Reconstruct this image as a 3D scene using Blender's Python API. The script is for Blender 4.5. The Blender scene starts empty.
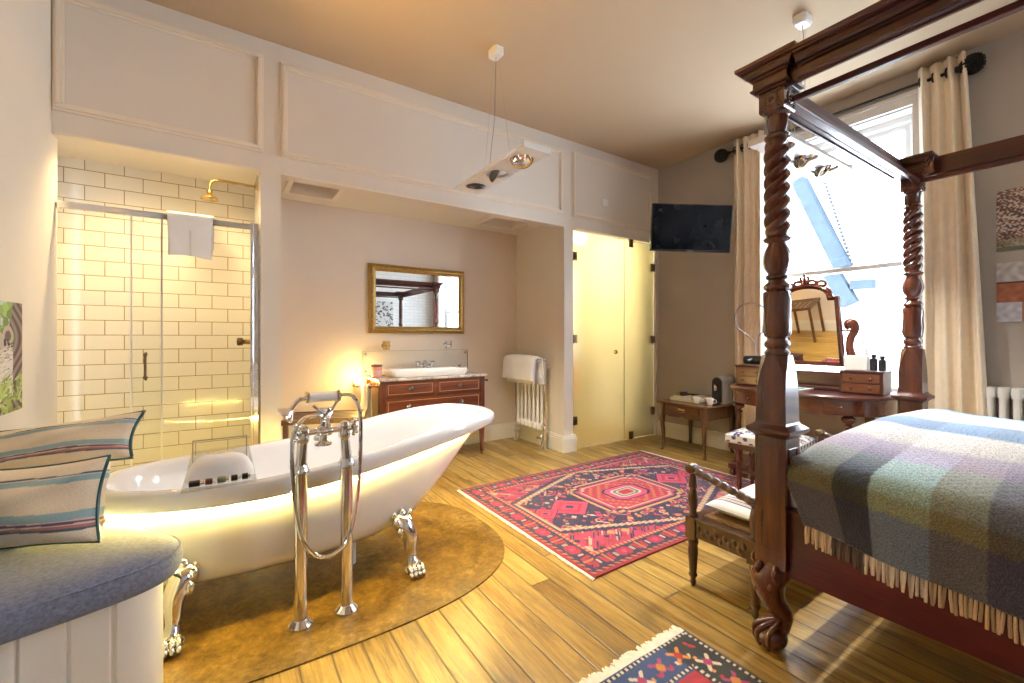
import bpy, bmesh, math, random
import numpy as np
from mathutils import Vector, Matrix
PI = math.pi
sin, cos = math.sin, math.cos
random.seed(5)
C = bpy.context.scene.collection
S = bpy.context.scene

# ------------------------------------------------------------------ camera
cam_d = bpy.data.cameras.new('camera'); cam = bpy.data.objects.new('camera', cam_d); C.objects.link(cam)
cam_d.sensor_width = 36.0
cam_d.lens = 36.0 * 433.0 / 1024.0
cam_d.shift_y = -4.5 / 1024.0
cam.location = (0, 0, 1.2)
cam.rotation_euler = (PI / 2, 0, -(PI / 2 - math.atan2(653.0, 433.0)))
cam_d.clip_start = 0.05
S.camera = cam

# ------------------------------------------------------------------ colour management
S.view_settings.view_transform = 'Standard'
S.view_settings.look = 'None'
S.view_settings.gamma = 1.0
S.view_settings.use_curve_mapping = False
S.view_settings.exposure = 1.33
try:
    S.cycles.max_bounces = 10; S.cycles.diffuse_bounces = 6; S.cycles.glossy_bounces = 5
    S.cycles.transmission_bounces = 8; S.cycles.transparent_max_bounces = 16
    S.cycles.sample_clamp_indirect = 6.0; S.cycles.caustics_reflective = False; S.cycles.caustics_refractive = False
    S.cycles.use_denoising = True
except Exception:
    pass

# ------------------------------------------------------------------ world and daylight
W = bpy.data.worlds.new('sky'); S.world = W; W.use_nodes = True
_bg = W.node_tree.nodes['Background']
_bg.inputs[0].default_value = (0.82, 0.91, 1.0, 1); _bg.inputs[1].default_value = 9.0

def area(name, loc, rot, sx, sy, power, col, portal=False):
    d = bpy.data.lights.new(name, 'AREA'); d.shape = 'RECTANGLE'; d.size = sx; d.size_y = sy
    d.energy = power; d.color = col
    if portal: d.cycles.is_portal = True
    o = bpy.data.objects.new(name, d); C.objects.link(o); o.location = loc; o.rotation_euler = rot
    return o
def point(name, loc, power, col, r=0.04):
    d = bpy.data.lights.new(name, 'POINT'); d.energy = power; d.color = col; d.shadow_soft_size = r
    o = bpy.data.objects.new(name, d); C.objects.link(o); o.location = loc
    return o
def spot(name, loc, to, power, col, ang=80, blend=0.7, r=0.04):
    d = bpy.data.lights.new(name, 'SPOT'); d.energy = power; d.color = col; d.shadow_soft_size = r
    d.spot_size = math.radians(ang); d.spot_blend = blend
    o = bpy.data.objects.new(name, d); C.objects.link(o); o.location = loc
    o.rotation_euler = (Vector(to) - Vector(loc)).to_track_quat('-Z', 'Y').to_euler()
    return o
# portals only guide the sampling of the sky through the two windows
area('window_portal', (4.76, 1.65, 1.83), (0, PI / 2, 0), 2.30, 1.14, 1, (1, 1, 1), True)
area('window_portal', (4.76, -0.75, 1.83), (0, PI / 2, 0), 2.30, 1.14, 1, (1, 1, 1), True)
WARM = (1.0, 0.72, 0.36); SOFT = (1.0, 0.96, 0.90)

# ------------------------------------------------------------------ materials
def sock(bsdf, name):
    return bsdf.inputs[name]
def new_mat(name):
    m = bpy.data.materials.new(name); m.use_nodes = True
    nt = m.node_tree; b = nt.nodes['Principled BSDF']
    return m, nt, b
def L(nt, a, b): nt.links.new(a, b)
def node(nt, typ, **kw):
    n = nt.nodes.new(typ)
    for k, v in kw.items():
        setattr(n, k, v)
    return n
def objco(nt, scale=(1, 1, 1), rot=(0, 0, 0)):
    t = node(nt, 'ShaderNodeTexCoord'); mp = node(nt, 'ShaderNodeMapping')
    mp.inputs['Scale'].default_value = scale; mp.inputs['Rotation'].default_value = rot
    L(nt, t.outputs['Object'], mp.inputs['Vector']); return mp.outputs['Vector']
def noise(nt, vec, scale, detail=4, rough=0.55, dist=0):
    n = node(nt, 'ShaderNodeTexNoise'); n.inputs['Scale'].default_value = scale
    n.inputs['Detail'].default_value = detail; n.inputs['Roughness'].default_value = rough
    n.inputs['Distortion'].default_value = dist
    L(nt, vec, n.inputs['Vector']); return n.outputs['Fac']
def ramp(nt, fac, stops, interp='LINEAR'):
    r = node(nt, 'ShaderNodeValToRGB'); r.color_ramp.interpolation = interp
    e = r.color_ramp.elements
    e[0].position = stops[0][0]; e[0].color = tuple(stops[0][1]) + (1,)
    e[1].position = stops[-1][0]; e[1].color = tuple(stops[-1][1]) + (1,)
    for p, c in stops[1:-1]:
        x = e.new(p); x.color = tuple(c) + (1,)
    L(nt, fac, r.inputs['Fac']); return r.outputs['Color']
def math_(nt, op, a, b=None, c=None):
    n = node(nt, 'ShaderNodeMath', operation=op)
    for i, v in enumerate((a, b, c)):
        if v is None: continue
        if isinstance(v, (int, float)): n.inputs[i].default_value = v
        else: L(nt, v, n.inputs[i])
    return n.outputs[0]
def mix(nt, fac, a, b, mode='MIX'):
    n = node(nt, 'ShaderNodeMix', data_type='RGBA', blend_type=mode)
    for i, v in ((0, fac), (6, a), (7, b)):
        if isinstance(v, (int, float)): n.inputs[i].default_value = v
        elif isinstance(v, tuple): n.inputs[i].default_value = v if len(v) == 4 else v + (1,)
        else: L(nt, v, n.inputs[i])
    return n.outputs[2]
def bump(nt, b, h, strength=0.2, dist=0.01):
    n = node(nt, 'ShaderNodeBump'); n.inputs['Strength'].default_value = strength
    n.inputs['Distance'].default_value = dist
    L(nt, h, n.inputs['Height']); L(nt, n.outputs['Normal'], b.inputs['Normal'])
def plain(name, col, rough=0.5, metal=0.0, var=0.06, vs=6.0, bmp=0.0, bs=60.0, coat=0.0, spec=0.5, sheen=0.0):
    m, nt, b = new_mat(name)
    v = objco(nt); f = noise(nt, v, vs, 3)
    c0 = tuple(max(0, x * (1 - var)) for x in col); c1 = tuple(min(1, x * (1 + var)) for x in col)
    L(nt, ramp(nt, f, [(0.3, c0), (0.7, c1)]), b.inputs['Base Color'])
    b.inputs['Roughness'].default_value = rough; b.inputs['Metallic'].default_value = metal
    b.inputs['Coat Weight'].default_value = coat; b.inputs['Coat Roughness'].default_value = 0.08
    b.inputs['Specular IOR Level'].default_value = spec
    if sheen: b.inputs['Sheen Weight'].default_value = sheen
    if bmp: bump(nt, b, noise(nt, v, bs, 3), bmp, 0.004)
    return m
def wood(name, dark, mid, light, axis='Z', rough=0.3, coat=0.5, scale=14.0, stretch=0.09):
    m, nt, b = new_mat(name)
    sc = {'X': (stretch, 1, 1), 'Y': (1, stretch, 1), 'Z': (1, 1, stretch)}[axis]
    v = objco(nt, sc); f = noise(nt, v, scale, 6, 0.65, 0.6)
    g = noise(nt, v, scale * 7, 3, 0.6)
    f2 = math_(nt, 'ADD', math_(nt, 'MULTIPLY', f, 0.75), math_(nt, 'MULTIPLY', g, 0.25))
    L(nt, ramp(nt, f2, [(0.30, dark), (0.5, mid), (0.72, light)]), b.inputs['Base Color'])
    b.inputs['Roughness'].default_value = rough; b.inputs['Coat Weight'].default_value = coat
    b.inputs['Coat Roughness'].default_value = 0.12
    bump(nt, b, f2, 0.08, 0.003)
    return m
def glow(name, col, strength):
    m, nt, b = new_mat(name)
    b.inputs['Base Color'].default_value = tuple(col) + (1,)
    b.inputs['Emission Color'].default_value = tuple(col) + (1,); b.inputs['Emission Strength'].default_value = strength
    return m
def clear_glass(name, tint=(0.95, 0.98, 0.97), refl=0.6, rough=0.02):
    m, nt, b = new_mat(name); nt.nodes.remove(b)
    out = nt.nodes['Material Output']
    t = node(nt, 'ShaderNodeBsdfTransparent'); t.inputs[0].default_value = tint + (1,)
    g = node(nt, 'ShaderNodeBsdfGlossy'); g.inputs['Roughness'].default_value = rough
    f = node(nt, 'ShaderNodeFresnel'); f.inputs[0].default_value = 1.45
    x = node(nt, 'ShaderNodeMixShader'); L(nt, math_(nt, 'MULTIPLY', f.outputs[0], refl), x.inputs[0])
    L(nt, t.outputs[0], x.inputs[1]); L(nt, g.outputs[0], x.inputs[2]); L(nt, x.outputs[0], out.inputs[0])
    return m
def vcol(name, rough=0.9, bs=0.0, bstr=0.3, sheen=0.0, var=0.0, bdist=0.004, spec=0.3, coat=0.0):
    """colours held per vertex by the pattern of the cloth, with a fine weave over them"""
    m, nt, b = new_mat(name)
    a = node(nt, 'ShaderNodeVertexColor'); a.layer_name = 'pattern'
    col = a.outputs['Color']
    v = objco(nt)
    if var:
        f = noise(nt, v, bs or 200, 2, 0.7)
        col = mix(nt, 1.0, col, ramp(nt, f, [(0.25, (1 - var,) * 3), (0.75, (1 + var,) * 3)]), 'MULTIPLY')
    L(nt, col, b.inputs['Base Color'])
    b.inputs['Roughness'].default_value = rough; b.inputs['Sheen Weight'].default_value = sheen
    b.inputs['Specular IOR Level'].default_value = spec; b.inputs['Coat Weight'].default_value = coat
    if bs: bump(nt, b, noise(nt, v, bs, 3), bstr, bdist)
    return m

M = {}
M['wall_cream'] = plain('cream wall paint', (0.75, 0.70, 0.61), 0.75, var=0.02, vs=1.5, bmp=0.05, bs=90)
M['panel'] = plain('stone painted panelling', (0.73, 0.675, 0.605), 0.6, var=0.02, vs=1.5, bmp=0.04, bs=90)
M['trim'] = plain('stone painted moulding', (0.80, 0.715, 0.60), 0.45, var=0.02)
M['mushroom'] = plain('mushroom wall paint', (0.455, 0.40, 0.345), 0.8, var=0.03, vs=1.5, bmp=0.05, bs=90)
M['bay'] = plain('pale taupe wall paint', (0.75, 0.655, 0.56), 0.75, var=0.03, vs=1.3, bmp=0.05, bs=90)
M['ceiling'] = plain('beige ceiling paint', (0.56, 0.43, 0.29), 0.85, var=0.02, vs=1)
M['skirting'] = plain('cream gloss skirting', (0.80, 0.76, 0.68), 0.35, var=0.02)
M['white_paint'] = plain('white joinery paint', (0.86, 0.86, 0.85), 0.35, var=0.02)
M['enamel'] = plain('white enamel', (0.90, 0.90, 0.905), 0.10, var=0.01, coat=0.6)
M['ceramic'] = plain('white ceramic', (0.90, 0.89, 0.87), 0.12, var=0.01, coat=0.4)
M['chrome'] = plain('polished chrome', (0.80, 0.80, 0.82), 0.07, 1.0, var=0.01)
M['brass'] = plain('antique brass', (0.60, 0.43, 0.18), 0.25, 1.0, var=0.08)
M['bronze'] = plain('dark bronze', (0.16, 0.10, 0.06), 0.35, 0.9, var=0.1)
M['iron'] = plain('black iron', (0.02, 0.02, 0.022), 0.4, 0.5, var=0.2)
M['black'] = plain('black plastic', (0.012, 0.012, 0.014), 0.3, var=0.1)
M['screen'] = plain('dark television screen', (0.004, 0.005, 0.008), 0.14, var=0.2, spec=0.22)
M['gunmetal'] = plain('dark polished metal', (.16, .16, .17), .18, .9)
M['grey_plastic'] = plain('grey plastic', (0.32, 0.30, 0.28), 0.35, 0.2, var=0.05)
M['gilt'] = plain('old gilt', (0.50, 0.33, 0.10), 0.35, 0.85, var=0.25, vs=60, bmp=0.5, bs=120)
M['mirror'] = plain('mirror glass', (0.90, 0.90, 0.90), 0.015, 1.0, var=0.0)
M['marble'] = None
M['towel'] = plain('white terry towel', (0.85, 0.85, 0.86), 0.95, var=0.03, bmp=0.7, bs=220, sheen=0.3)
M['linen'] = plain('white bed linen', (0.82, 0.82, 0.84), 0.85, var=0.03, bmp=0.15, bs=25, sheen=0.1)
M['curtain'] = plain('cream linen curtain cloth', (0.87, 0.76, 0.60), 0.9, var=0.04, vs=20, bmp=0.25, bs=250, sheen=0.2)
M['cushion_grey'] = plain('blue grey upholstery', (0.185, 0.215, 0.33), 0.95, var=0.28, vs=90, bmp=0.5, bs=300, sheen=0.3)
M['mahogany_z'] = wood('mahogany upright', (0.030, 0.007, 0.005), (0.095, 0.021, 0.011), (0.185, 0.052, 0.022), 'Z', .22, .7)
M['mahogany_y'] = wood('mahogany rail', (0.025, 0.005, 0.005), (0.068, 0.012, 0.009), (0.125, 0.026, 0.018), 'Y', .30, .35)
M['mahogany_x'] = wood('mahogany beam', (0.025, 0.006, 0.006), (0.070, 0.016, 0.012), (0.12, 0.032, 0.020), 'X', .32, .3)
M['inlaid'] = wood('polished red mahogany drawer front', (0.055, 0.012, 0.006), (0.125, 0.032, 0.012), (0.22, 0.068, 0.025), 'X', .24, .6, scale=9)
M['inlay'] = plain('pale boxwood inlay', (0.48, 0.22, 0.10), 0.4, var=0.1)
M['oak'] = wood('warm brown oak', (0.035, 0.012, 0.005), (0.090, 0.033, 0.013), (0.17, 0.07, 0.027), 'Z', scale=10)
M['oak_top'] = wood('warm brown table top', (0.06, 0.023, 0.008), (0.15, 0.062, 0.022), (0.26, 0.12, 0.045), 'Y', scale=8, rough=0.25)
M['dark_oak'] = wood('dark carved oak', (0.020, 0.008, 0.004), (0.060, 0.023, 0.011), (0.125, 0.053, 0.026), 'Z', scale=12)
M['teak'] = wood('dark teak slats', (0.04, 0.016, 0.008), (0.10, 0.042, 0.018), (0.17, 0.08, 0.035), 'X', rough=0.4, coat=0.2)
M['dark_matt'] = wood('dark mahogany', (0.025, 0.006, 0.005), (0.06, 0.015, 0.010), (0.11, 0.032, 0.016), 'X', .45, .1)
M['cane'] = plain('woven cane', (0.33, 0.20, 0.10), 0.6, var=0.35, vs=120, bmp=0.6, bs=160)
M['pane'] = clear_glass('clear glass', (0.985, 0.995, 0.99), 0.4)
M['window_pane'] = clear_glass('window glass', (0.97, 0.985, 1.0), 0.5)
M['acrylic'] = clear_glass('clear acrylic', (0.985, 0.99, 0.99), 0.5)
M['splash'] = clear_glass('clear splash glass', (0.99, 0.995, 0.99), 0.12)
M['pink_wax'] = plain('pink candle wax', (0.78, 0.36, 0.34), 0.5, var=0.05)
M['teal'] = plain('dark teal plastic', (0.02, 0.10, 0.12), 0.3, var=0.1)
M['rope'] = plain('cream wool fringe', (0.78, 0.72, 0.62), 0.95, var=0.1, vs=40)
M['tassel'] = plain('sand wool tassels', (0.55, 0.42, 0.28), 0.95, var=0.35, vs=9)
M['lime'] = plain('lime paper', (0.35, 0.40, 0.06), 0.6, var=0.2)
M['plum'] = plain('plum paper', (0.10, 0.03, 0.06), 0.5, var=0.2)
M['paper'] = plain('cream paper', (0.80, 0.74, 0.62), 0.7, var=0.04)
M['white_plastic'] = plain('white plastic', (0.82, 0.82, 0.80), 0.4, var=0.02)
M['led'] = glow('warm led strip', (1.0, 0.76, 0.20), 85.0)
M['bulb'] = glow('lit spot bulb', (1.0, 0.88, 0.66), 3.0)
M['globe'] = glow('lit frosted globe', (1.0, 0.78, 0.30), 14.0)
M['outside_white'] = plain('white render', (0.80, 0.82, 0.84), 0.8, var=0.03)
M['slate'] = plain('blue grey slate', (0.20, 0.27, 0.36), 0.6, var=0.12)

def mk_marble():
    m, nt, b = new_mat('grey veined marble'); v = objco(nt)
    f = noise(nt, v, 9, 8, 0.7, 1.2)
    L(nt, ramp(nt, f, [(0.35, (0.20, 0.16, 0.14)), (0.5, (0.52, 0.45, 0.40)), (0.66, (0.72, 0.66, 0.60))]), b.inputs['Base Color'])
    b.inputs['Roughness'].default_value = 0.15
    return m
M['marble'] = mk_marble()

def mk_floor():
    m, nt, b = new_mat('old pine floor boards'); t = node(nt, 'ShaderNodeTexCoord')
    s = node(nt, 'ShaderNodeSeparateXYZ'); L(nt, t.outputs['Object'], s.inputs[0])
    bw = 0.112
    bx = math_(nt, 'DIVIDE', s.outputs['X'], bw); bi = math_(nt, 'FLOOR', bx); bf = math_(nt, 'FRACT', bx)
    wn = node(nt, 'ShaderNodeTexWhiteNoise', noise_dimensions='1D'); L(nt, bi, wn.inputs['W'])
    yo = math_(nt, 'ADD', math_(nt, 'DIVIDE', s.outputs['Y'], 4.6), math_(nt, 'MULTIPLY', wn.outputs['Value'], 7.0))
    yi = math_(nt, 'FLOOR', yo); yf = math_(nt, 'FRACT', yo)
    wn2 = node(nt, 'ShaderNodeTexWhiteNoise', noise_dimensions='2D')
    cb = node(nt, 'ShaderNodeCombineXYZ'); L(nt, bi, cb.inputs[0]); L(nt, yi, cb.inputs[1]); L(nt, cb.outputs[0], wn2.inputs['Vector'])
    r = wn2.outputs['Value']
    mp = node(nt, 'ShaderNodeCombineXYZ')
    L(nt, s.outputs['X'], mp.inputs[0]); L(nt, math_(nt, 'MULTIPLY', s.outputs['Y'], 0.07), mp.inputs[1])
    L(nt, math_(nt, 'MULTIPLY', r, 13.0), mp.inputs[2])
    g = noise(nt, mp.outputs[0], 22, 7, 0.7, 0.8)
    g2 = noise(nt, mp.outputs[0], 110, 4, 0.7)
    gg = math_(nt, 'ADD', math_(nt, 'MULTIPLY', g, 0.7), math_(nt, 'MULTIPLY', g2, 0.3))
    base = ramp(nt, gg, [(0.28, (0.10, 0.050, 0.011)), (0.41, (0.27, 0.155, 0.036)), (0.52, (0.43, 0.280, 0.080)), (0.64, (0.54, 0.385, 0.130)), (0.8, (0.63, 0.48, 0.20))])
    tint = ramp(nt, r, [(0.0, (0.62, 0.55, 0.46)), (0.3, (0.98, 0.93, 0.84)), (0.6, (0.80, 0.74, 0.66)), (0.8, (1.0, 1.0, 0.94)), (1.0, (1.12, 1.10, 1.08))])
    col = mix(nt, 1.0, base, tint, 'MULTIPLY')
    # worn dark and greenish patches
    mp2 = node(nt, 'ShaderNodeCombineXYZ'); L(nt, math_(nt, 'MULTIPLY', s.outputs['X'], 2.2), mp2.inputs[0])
    L(nt, math_(nt, 'MULTIPLY', s.outputs['Y'], 0.8), mp2.inputs[1]); L(nt, math_(nt, 'MULTIPLY', r, 5.0), mp2.inputs[2])
    st = noise(nt, mp2.outputs[0], 2.6, 5, 0.65, 0.5)
    col = mix(nt, ramp(nt, st, [(0.54, (0, 0, 0)), (0.70, (0.72, 0.72, 0.72))]), col, (0.105, 0.085, 0.045))
    fine = noise(nt, mp.outputs[0], 30, 7, 0.8, 1.8)
    col = mix(nt, ramp(nt, fine, [(0.585, (0, 0, 0)), (0.70, (0.85, 0.85, 0.85))]), col, (0.055, 0.026, 0.010))
    # knots
    vo = node(nt, 'ShaderNodeTexVoronoi'); vo.inputs['Scale'].default_value = 2.4
    mp3 = node(nt, 'ShaderNodeCombineXYZ'); L(nt, s.outputs['X'], mp3.inputs[0]); L(nt, math_(nt, 'MULTIPLY', s.outputs['Y'], 0.55), mp3.inputs[1]); L(nt, mp3.outputs[0], vo.inputs['Vector'])
    col = mix(nt, ramp(nt, vo.outputs['Distance'], [(0.03, (0.85, 0.85, 0.85)), (0.06, (0, 0, 0))]), col, (0.06, 0.03, 0.012))
    # seams between boards
    e = math_(nt, 'MINIMUM', bf, math_(nt, 'SUBTRACT', 1.0, bf)); e = math_(nt, 'MULTIPLY', e, bw)
    e2 = math_(nt, 'MULTIPLY', math_(nt, 'MINIMUM', yf, math_(nt, 'SUBTRACT', 1.0, yf)), 4.6)
    em = math_(nt, 'MINIMUM', e, e2)
    col = mix(nt, ramp(nt, em, [(0.0020, (0.95, 0.95, 0.95)), (0.0050, (0, 0, 0))]), col, (0.035, 0.02, 0.010))
    L(nt, col, b.inputs['Base Color'])
    L(nt, ramp(nt, gg, [(0.2, (0.42,) * 3), (0.8, (0.28,) * 3)]), b.inputs['Roughness'])
    bump(nt, b, ramp(nt, em, [(0.0, (0,) * 3), (0.005, (1,) * 3)]), 0.4, 0.004)
    return m
M['floor'] = mk_floor()

def mk_slab():
    m, nt, b = new_mat('honey brown cork stone'); v = objco(nt)
    f = noise(nt, v, 5, 10, 0.72, 0.6); g = noise(nt, v, 38, 6, 0.75, 0.4)
    ff = math_(nt, 'ADD', math_(nt, 'MULTIPLY', f, 0.6), math_(nt, 'MULTIPLY', g, 0.4))
    L(nt, ramp(nt, ff, [(0.37, (0.035, 0.017, 0.004)), (0.46, (0.115, 0.060, 0.012)), (0.54, (0.20, 0.115, 0.022)), (0.66, (0.37, 0.25, 0.075))]), b.inputs['Base Color'])
    b.inputs['Roughness'].default_value = 0.35
    bump(nt, b, g, 0.1, 0.003)
    return m
M['slab'] = mk_slab()

def mk_tile(name, ax, off):
    m, nt, b = new_mat(name); t = node(nt, 'ShaderNodeTexCoord')
    s = node(nt, 'ShaderNodeSeparateXYZ'); L(nt, t.outputs['Object'], s.inputs[0])
    c = node(nt, 'ShaderNodeCombineXYZ')
    L(nt, math_(nt, 'ADD', s.outputs[ax], off[0]), c.inputs[0]); L(nt, math_(nt, 'ADD', s.outputs['Z'], off[1]), c.inputs[1])
    k = node(nt, 'ShaderNodeTexBrick'); L(nt, c.outputs[0], k.inputs['Vector'])
    k.inputs['Scale'].default_value = 1.0; k.inputs['Brick Width'].default_value = 0.2065; k.inputs['Row Height'].default_value = 0.1035
    k.inputs['Mortar Size'].default_value = 0.0028; k.inputs['Mortar Smooth'].default_value = 0.3
    k.inputs['Color1'].default_value = (0.83, 0.80, 0.73, 1); k.inputs['Color2'].default_value = (0.80, 0.77, 0.70, 1)
    k.inputs['Mortar'].default_value = (0.36, 0.26, 0.13, 1)
    L(nt, k.outputs['Color'], b.inputs['Base Color'])
    b.inputs['Roughness'].default_value = 0.12
    bump(nt, b, math_(nt, 'SUBTRACT', 1.0, k.outputs['Fac']), 0.6, 0.004)
    return m
M['tile_x'] = mk_tile('cream metro tiles', 'X', (0.91 + 0.2065 * 20, -1.938 + 0.1035 * 40))
M['tile_y'] = mk_tile('cream metro tiles on the side', 'Y', (0.03, -1.938 + 0.1035 * 40))
def mk_brickpaint():
    m, nt, b = new_mat('white painted brick'); t = node(nt, 'ShaderNodeTexCoord')
    s = node(nt, 'ShaderNodeSeparateXYZ'); L(nt, t.outputs['Object'], s.inputs[0])
    c = node(nt, 'ShaderNodeCombineXYZ'); L(nt, s.outputs['X'], c.inputs[0]); L(nt, s.outputs['Z'], c.inputs[1])
    k = node(nt, 'ShaderNodeTexBrick'); L(nt, c.outputs[0], k.inputs['Vector']); k.inputs['Scale'].default_value = 1
    k.inputs['Brick Width'].default_value = 0.225; k.inputs['Row Height'].default_value = 0.075; k.inputs['Mortar Size'].default_value = 0.006
    k.inputs['Color1'].default_value = (0.78, 0.76, 0.72, 1); k.inputs['Color2'].default_value = (0.73, 0.71, 0.67, 1); k.inputs['Mortar'].default_value = (0.62, 0.60, 0.56, 1)
    L(nt, k.outputs['Color'], b.inputs['Base Color']); b.inputs['Roughness'].default_value = 0.7
    bump(nt, b, math_(nt, 'SUBTRACT', 1.0, k.outputs['Fac']), 0.6, 0.006)
    return m
M['painted_brick'] = mk_brickpaint()

def mk_frost():
    m, nt, b = new_mat('frosted glass'); nt.nodes.remove(b); out = nt.nodes['Material Output']
    tl = node(nt, 'ShaderNodeBsdfTranslucent'); tl.inputs[0].default_value = (1.0, 0.94, 0.68, 1)
    df = node(nt, 'ShaderNodeBsdfDiffuse'); df.inputs[0].default_value = (0.80, 0.76, 0.55, 1)
    rf = node(nt, 'ShaderNodeBsdfRefraction'); rf.inputs['Color'].default_value = (1.0, 0.95, 0.74, 1); rf.inputs['Roughness'].default_value = 0.24; rf.inputs['IOR'].default_value = 1.12
    gl = node(nt, 'ShaderNodeBsdfGlossy'); gl.inputs['Roughness'].default_value = 0.16
    a = node(nt, 'ShaderNodeMixShader'); a.inputs[0].default_value = 0.35; L(nt, tl.outputs[0], a.inputs[1]); L(nt, df.outputs[0], a.inputs[2])
    c = node(nt, 'ShaderNodeMixShader'); c.inputs[0].default_value = 0.58; L(nt, a.outputs[0], c.inputs[1]); L(nt, rf.outputs[0], c.inputs[2])
    f = node(nt, 'ShaderNodeFresnel'); f.inputs[0].default_value = 1.45
    d = node(nt, 'ShaderNodeMixShader'); L(nt, f.outputs[0], d.inputs[0]); L(nt, c.outputs[0], d.inputs[1]); L(nt, gl.outputs[0], d.inputs[2])
    L(nt, d.outputs[0], out.inputs[0])
    return m
M['frost'] = mk_frost()

# ------------------------------------------------------------------ mesh builder
OFF = {}
class MB:
    def __init__(s): s.v = []; s.f = []
    def add(s, vs, fs):
        o = len(s.v); s.v += [tuple(p) for p in vs]; s.f += [tuple(i + o for i in f) for f in fs]; return s
    def box(s, x0, x1, y0, y1, z0, z1):
        v = [(x0, y0, z0), (x1, y0, z0), (x1, y1, z0), (x0, y1, z0), (x0, y0, z1), (x1, y0, z1), (x1, y1, z1), (x0, y1, z1)]
        return s.add(v, [(0, 3, 2, 1), (4, 5, 6, 7), (0, 1, 5, 4), (1, 2, 6, 5), (2, 3, 7, 6), (3, 0, 4, 7)])
    def loft(s, rings, closed=False, cap=True):
        n = len(rings[0]); vs = [p for r in rings for p in r]; fs = []; m = len(rings)
        for i in range(m if closed else m - 1):
            for j in range(n):
                a = i * n + j; b = i * n + (j + 1) % n; c = ((i + 1) % m) * n + (j + 1) % n; d = ((i + 1) % m) * n + j
                fs.append((a, b, c, d))
        if cap and not closed:
            fs.append(tuple(range(n - 1, -1, -1))); fs.append(tuple((m - 1) * n + j for j in range(n)))
        return s.add(vs, fs)
    def lathe(s, prof, c=(0, 0, 0), n=24, axis='z', sx=1, sy=1, cap=True):
        rings = []
        for r, z in prof:
            ring = []
            for j in range(n):
                a = 2 * PI * j / n
                x, y = r * cos(a) * sx, r * sin(a) * sy
                p = {'z': (x, y, z), 'x': (z, x, y), 'y': (y, z, x)}[axis]
                ring.append((p[0] + c[0], p[1] + c[1], p[2] + c[2]))
            rings.append(ring)
        return s.loft(rings, cap=cap)
    def tube(s, path, r, n=10, closed=False, cap=True):
        P = [Vector(p) for p in path]; m = len(P)
        R = r if isinstance(r, (list, tuple)) else [r] * m
        T = []
        for i in range(m):
            a = P[(i - 1) % m] if (closed or i > 0) else P[i]; b = P[(i + 1) % m] if (closed or i < m - 1) else P[i]
            T.append((b - a).normalized())
        up = Vector((0, 0, 1)) if abs(T[0].z) < 0.9 else Vector((1, 0, 0))
        u = T[0].cross(up).normalized(); rings = []
        for i in range(m):
            u = (u - T[i] * u.dot(T[i])).normalized(); w = T[i].cross(u)
            rings.append([tuple(P[i] + (u * cos(2 * PI * j / n) + w * sin(2 * PI * j / n)) * R[i]) for j in range(n)])
        return s.loft(rings, closed, cap)
    def ball(s, c, r, nu=14, nv=8, rot=None):
        if not isinstance(r, (list, tuple)): r = (r, r, r)
        rings = []
        for i in range(nv + 1):
            t = PI * (0.02 + 0.96 * i / nv) - PI / 2
            ring = []
            for j in range(nu):
                a = 2 * PI * j / nu
                p = Vector((r[0] * cos(t) * cos(a), r[1] * cos(t) * sin(a), r[2] * sin(t)))
                if rot is not None: p = rot @ p
                ring.append((c[0] + p.x, c[1] + p.y, c[2] + p.z))
            rings.append(ring)
        return s.loft(rings)
    def prism(s, poly, a, b, axis='z'):
        def P(u, v, w): return {'z': (u, v, w), 'x': (w, u, v), 'y': (u, w, v)}[axis]
        return s.loft([[P(u, v, a) for u, v in poly], [P(u, v, b) for u, v in poly]])
    def grid(s, fn, nu, nv):
        vs = [fn(i / (nu - 1), j / (nv - 1)) for j in range(nv) for i in range(nu)]
        fs = [(j * nu + i, j * nu + i + 1, (j + 1) * nu + i + 1, (j + 1) * nu + i) for j in range(nv - 1) for i in range(nu - 1)]
        return s.add(vs, fs)
    def build(s, name, mat, parent=None, smooth=35, bevel=0.0, seg=2, sub=0, local=False, solid=0.0):
        me = bpy.data.meshes.new(name)
        o0 = (0, 0, 0)
        if parent is not None and not local: o0 = OFF.get(parent.name, (0, 0, 0))
        me.from_pydata([(x - o0[0], y - o0[1], z - o0[2]) for x, y, z in s.v], [], s.f)
        bm = bmesh.new(); bm.from_mesh(me); bmesh.ops.recalc_face_normals(bm, faces=bm.faces); bm.to_mesh(me); bm.free()
        if smooth is not None:
            me.polygons.foreach_set('use_smooth', [True] * len(me.polygons))
            if smooth < 180: me.set_sharp_from_angle(angle=math.radians(smooth))
        o = bpy.data.objects.new(name, me); C.objects.link(o)
        me.materials.append(M[mat] if isinstance(mat, str) else mat)
        if parent is not None:
            o.parent = parent; OFF[o.name] = o0
        if solid:
            md = o.modifiers.new('solid', 'SOLIDIFY'); md.thickness = solid; md.offset = 0
        if bevel:
            md = o.modifiers.new('bevel', 'BEVEL'); md.width = bevel; md.segments = seg; md.limit_method = 'ANGLE'; md.angle_limit = math.radians(40)
        if sub:
            md = o.modifiers.new('sub', 'SUBSURF'); md.levels = sub; md.render_levels = sub
        return o
def thing(name, label, cat, loc=(0, 0, 0), rz=0.0, group=None, rot=None):
    o = bpy.data.objects.new(name, None); C.objects.link(o); o.empty_display_size = 0.1
    o.location = loc; o.rotation_euler = rot or (0, 0, rz); o['label'] = label; o['category'] = cat
    if group: o['group'] = group
    OFF[o.name] = tuple(loc); return o
def tag(o, label, cat, group=None):
    o['label'] = label; o['category'] = cat
    if group: o['group'] = group
    return o
def struct(o): o['kind'] = 'structure'; return o
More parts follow.
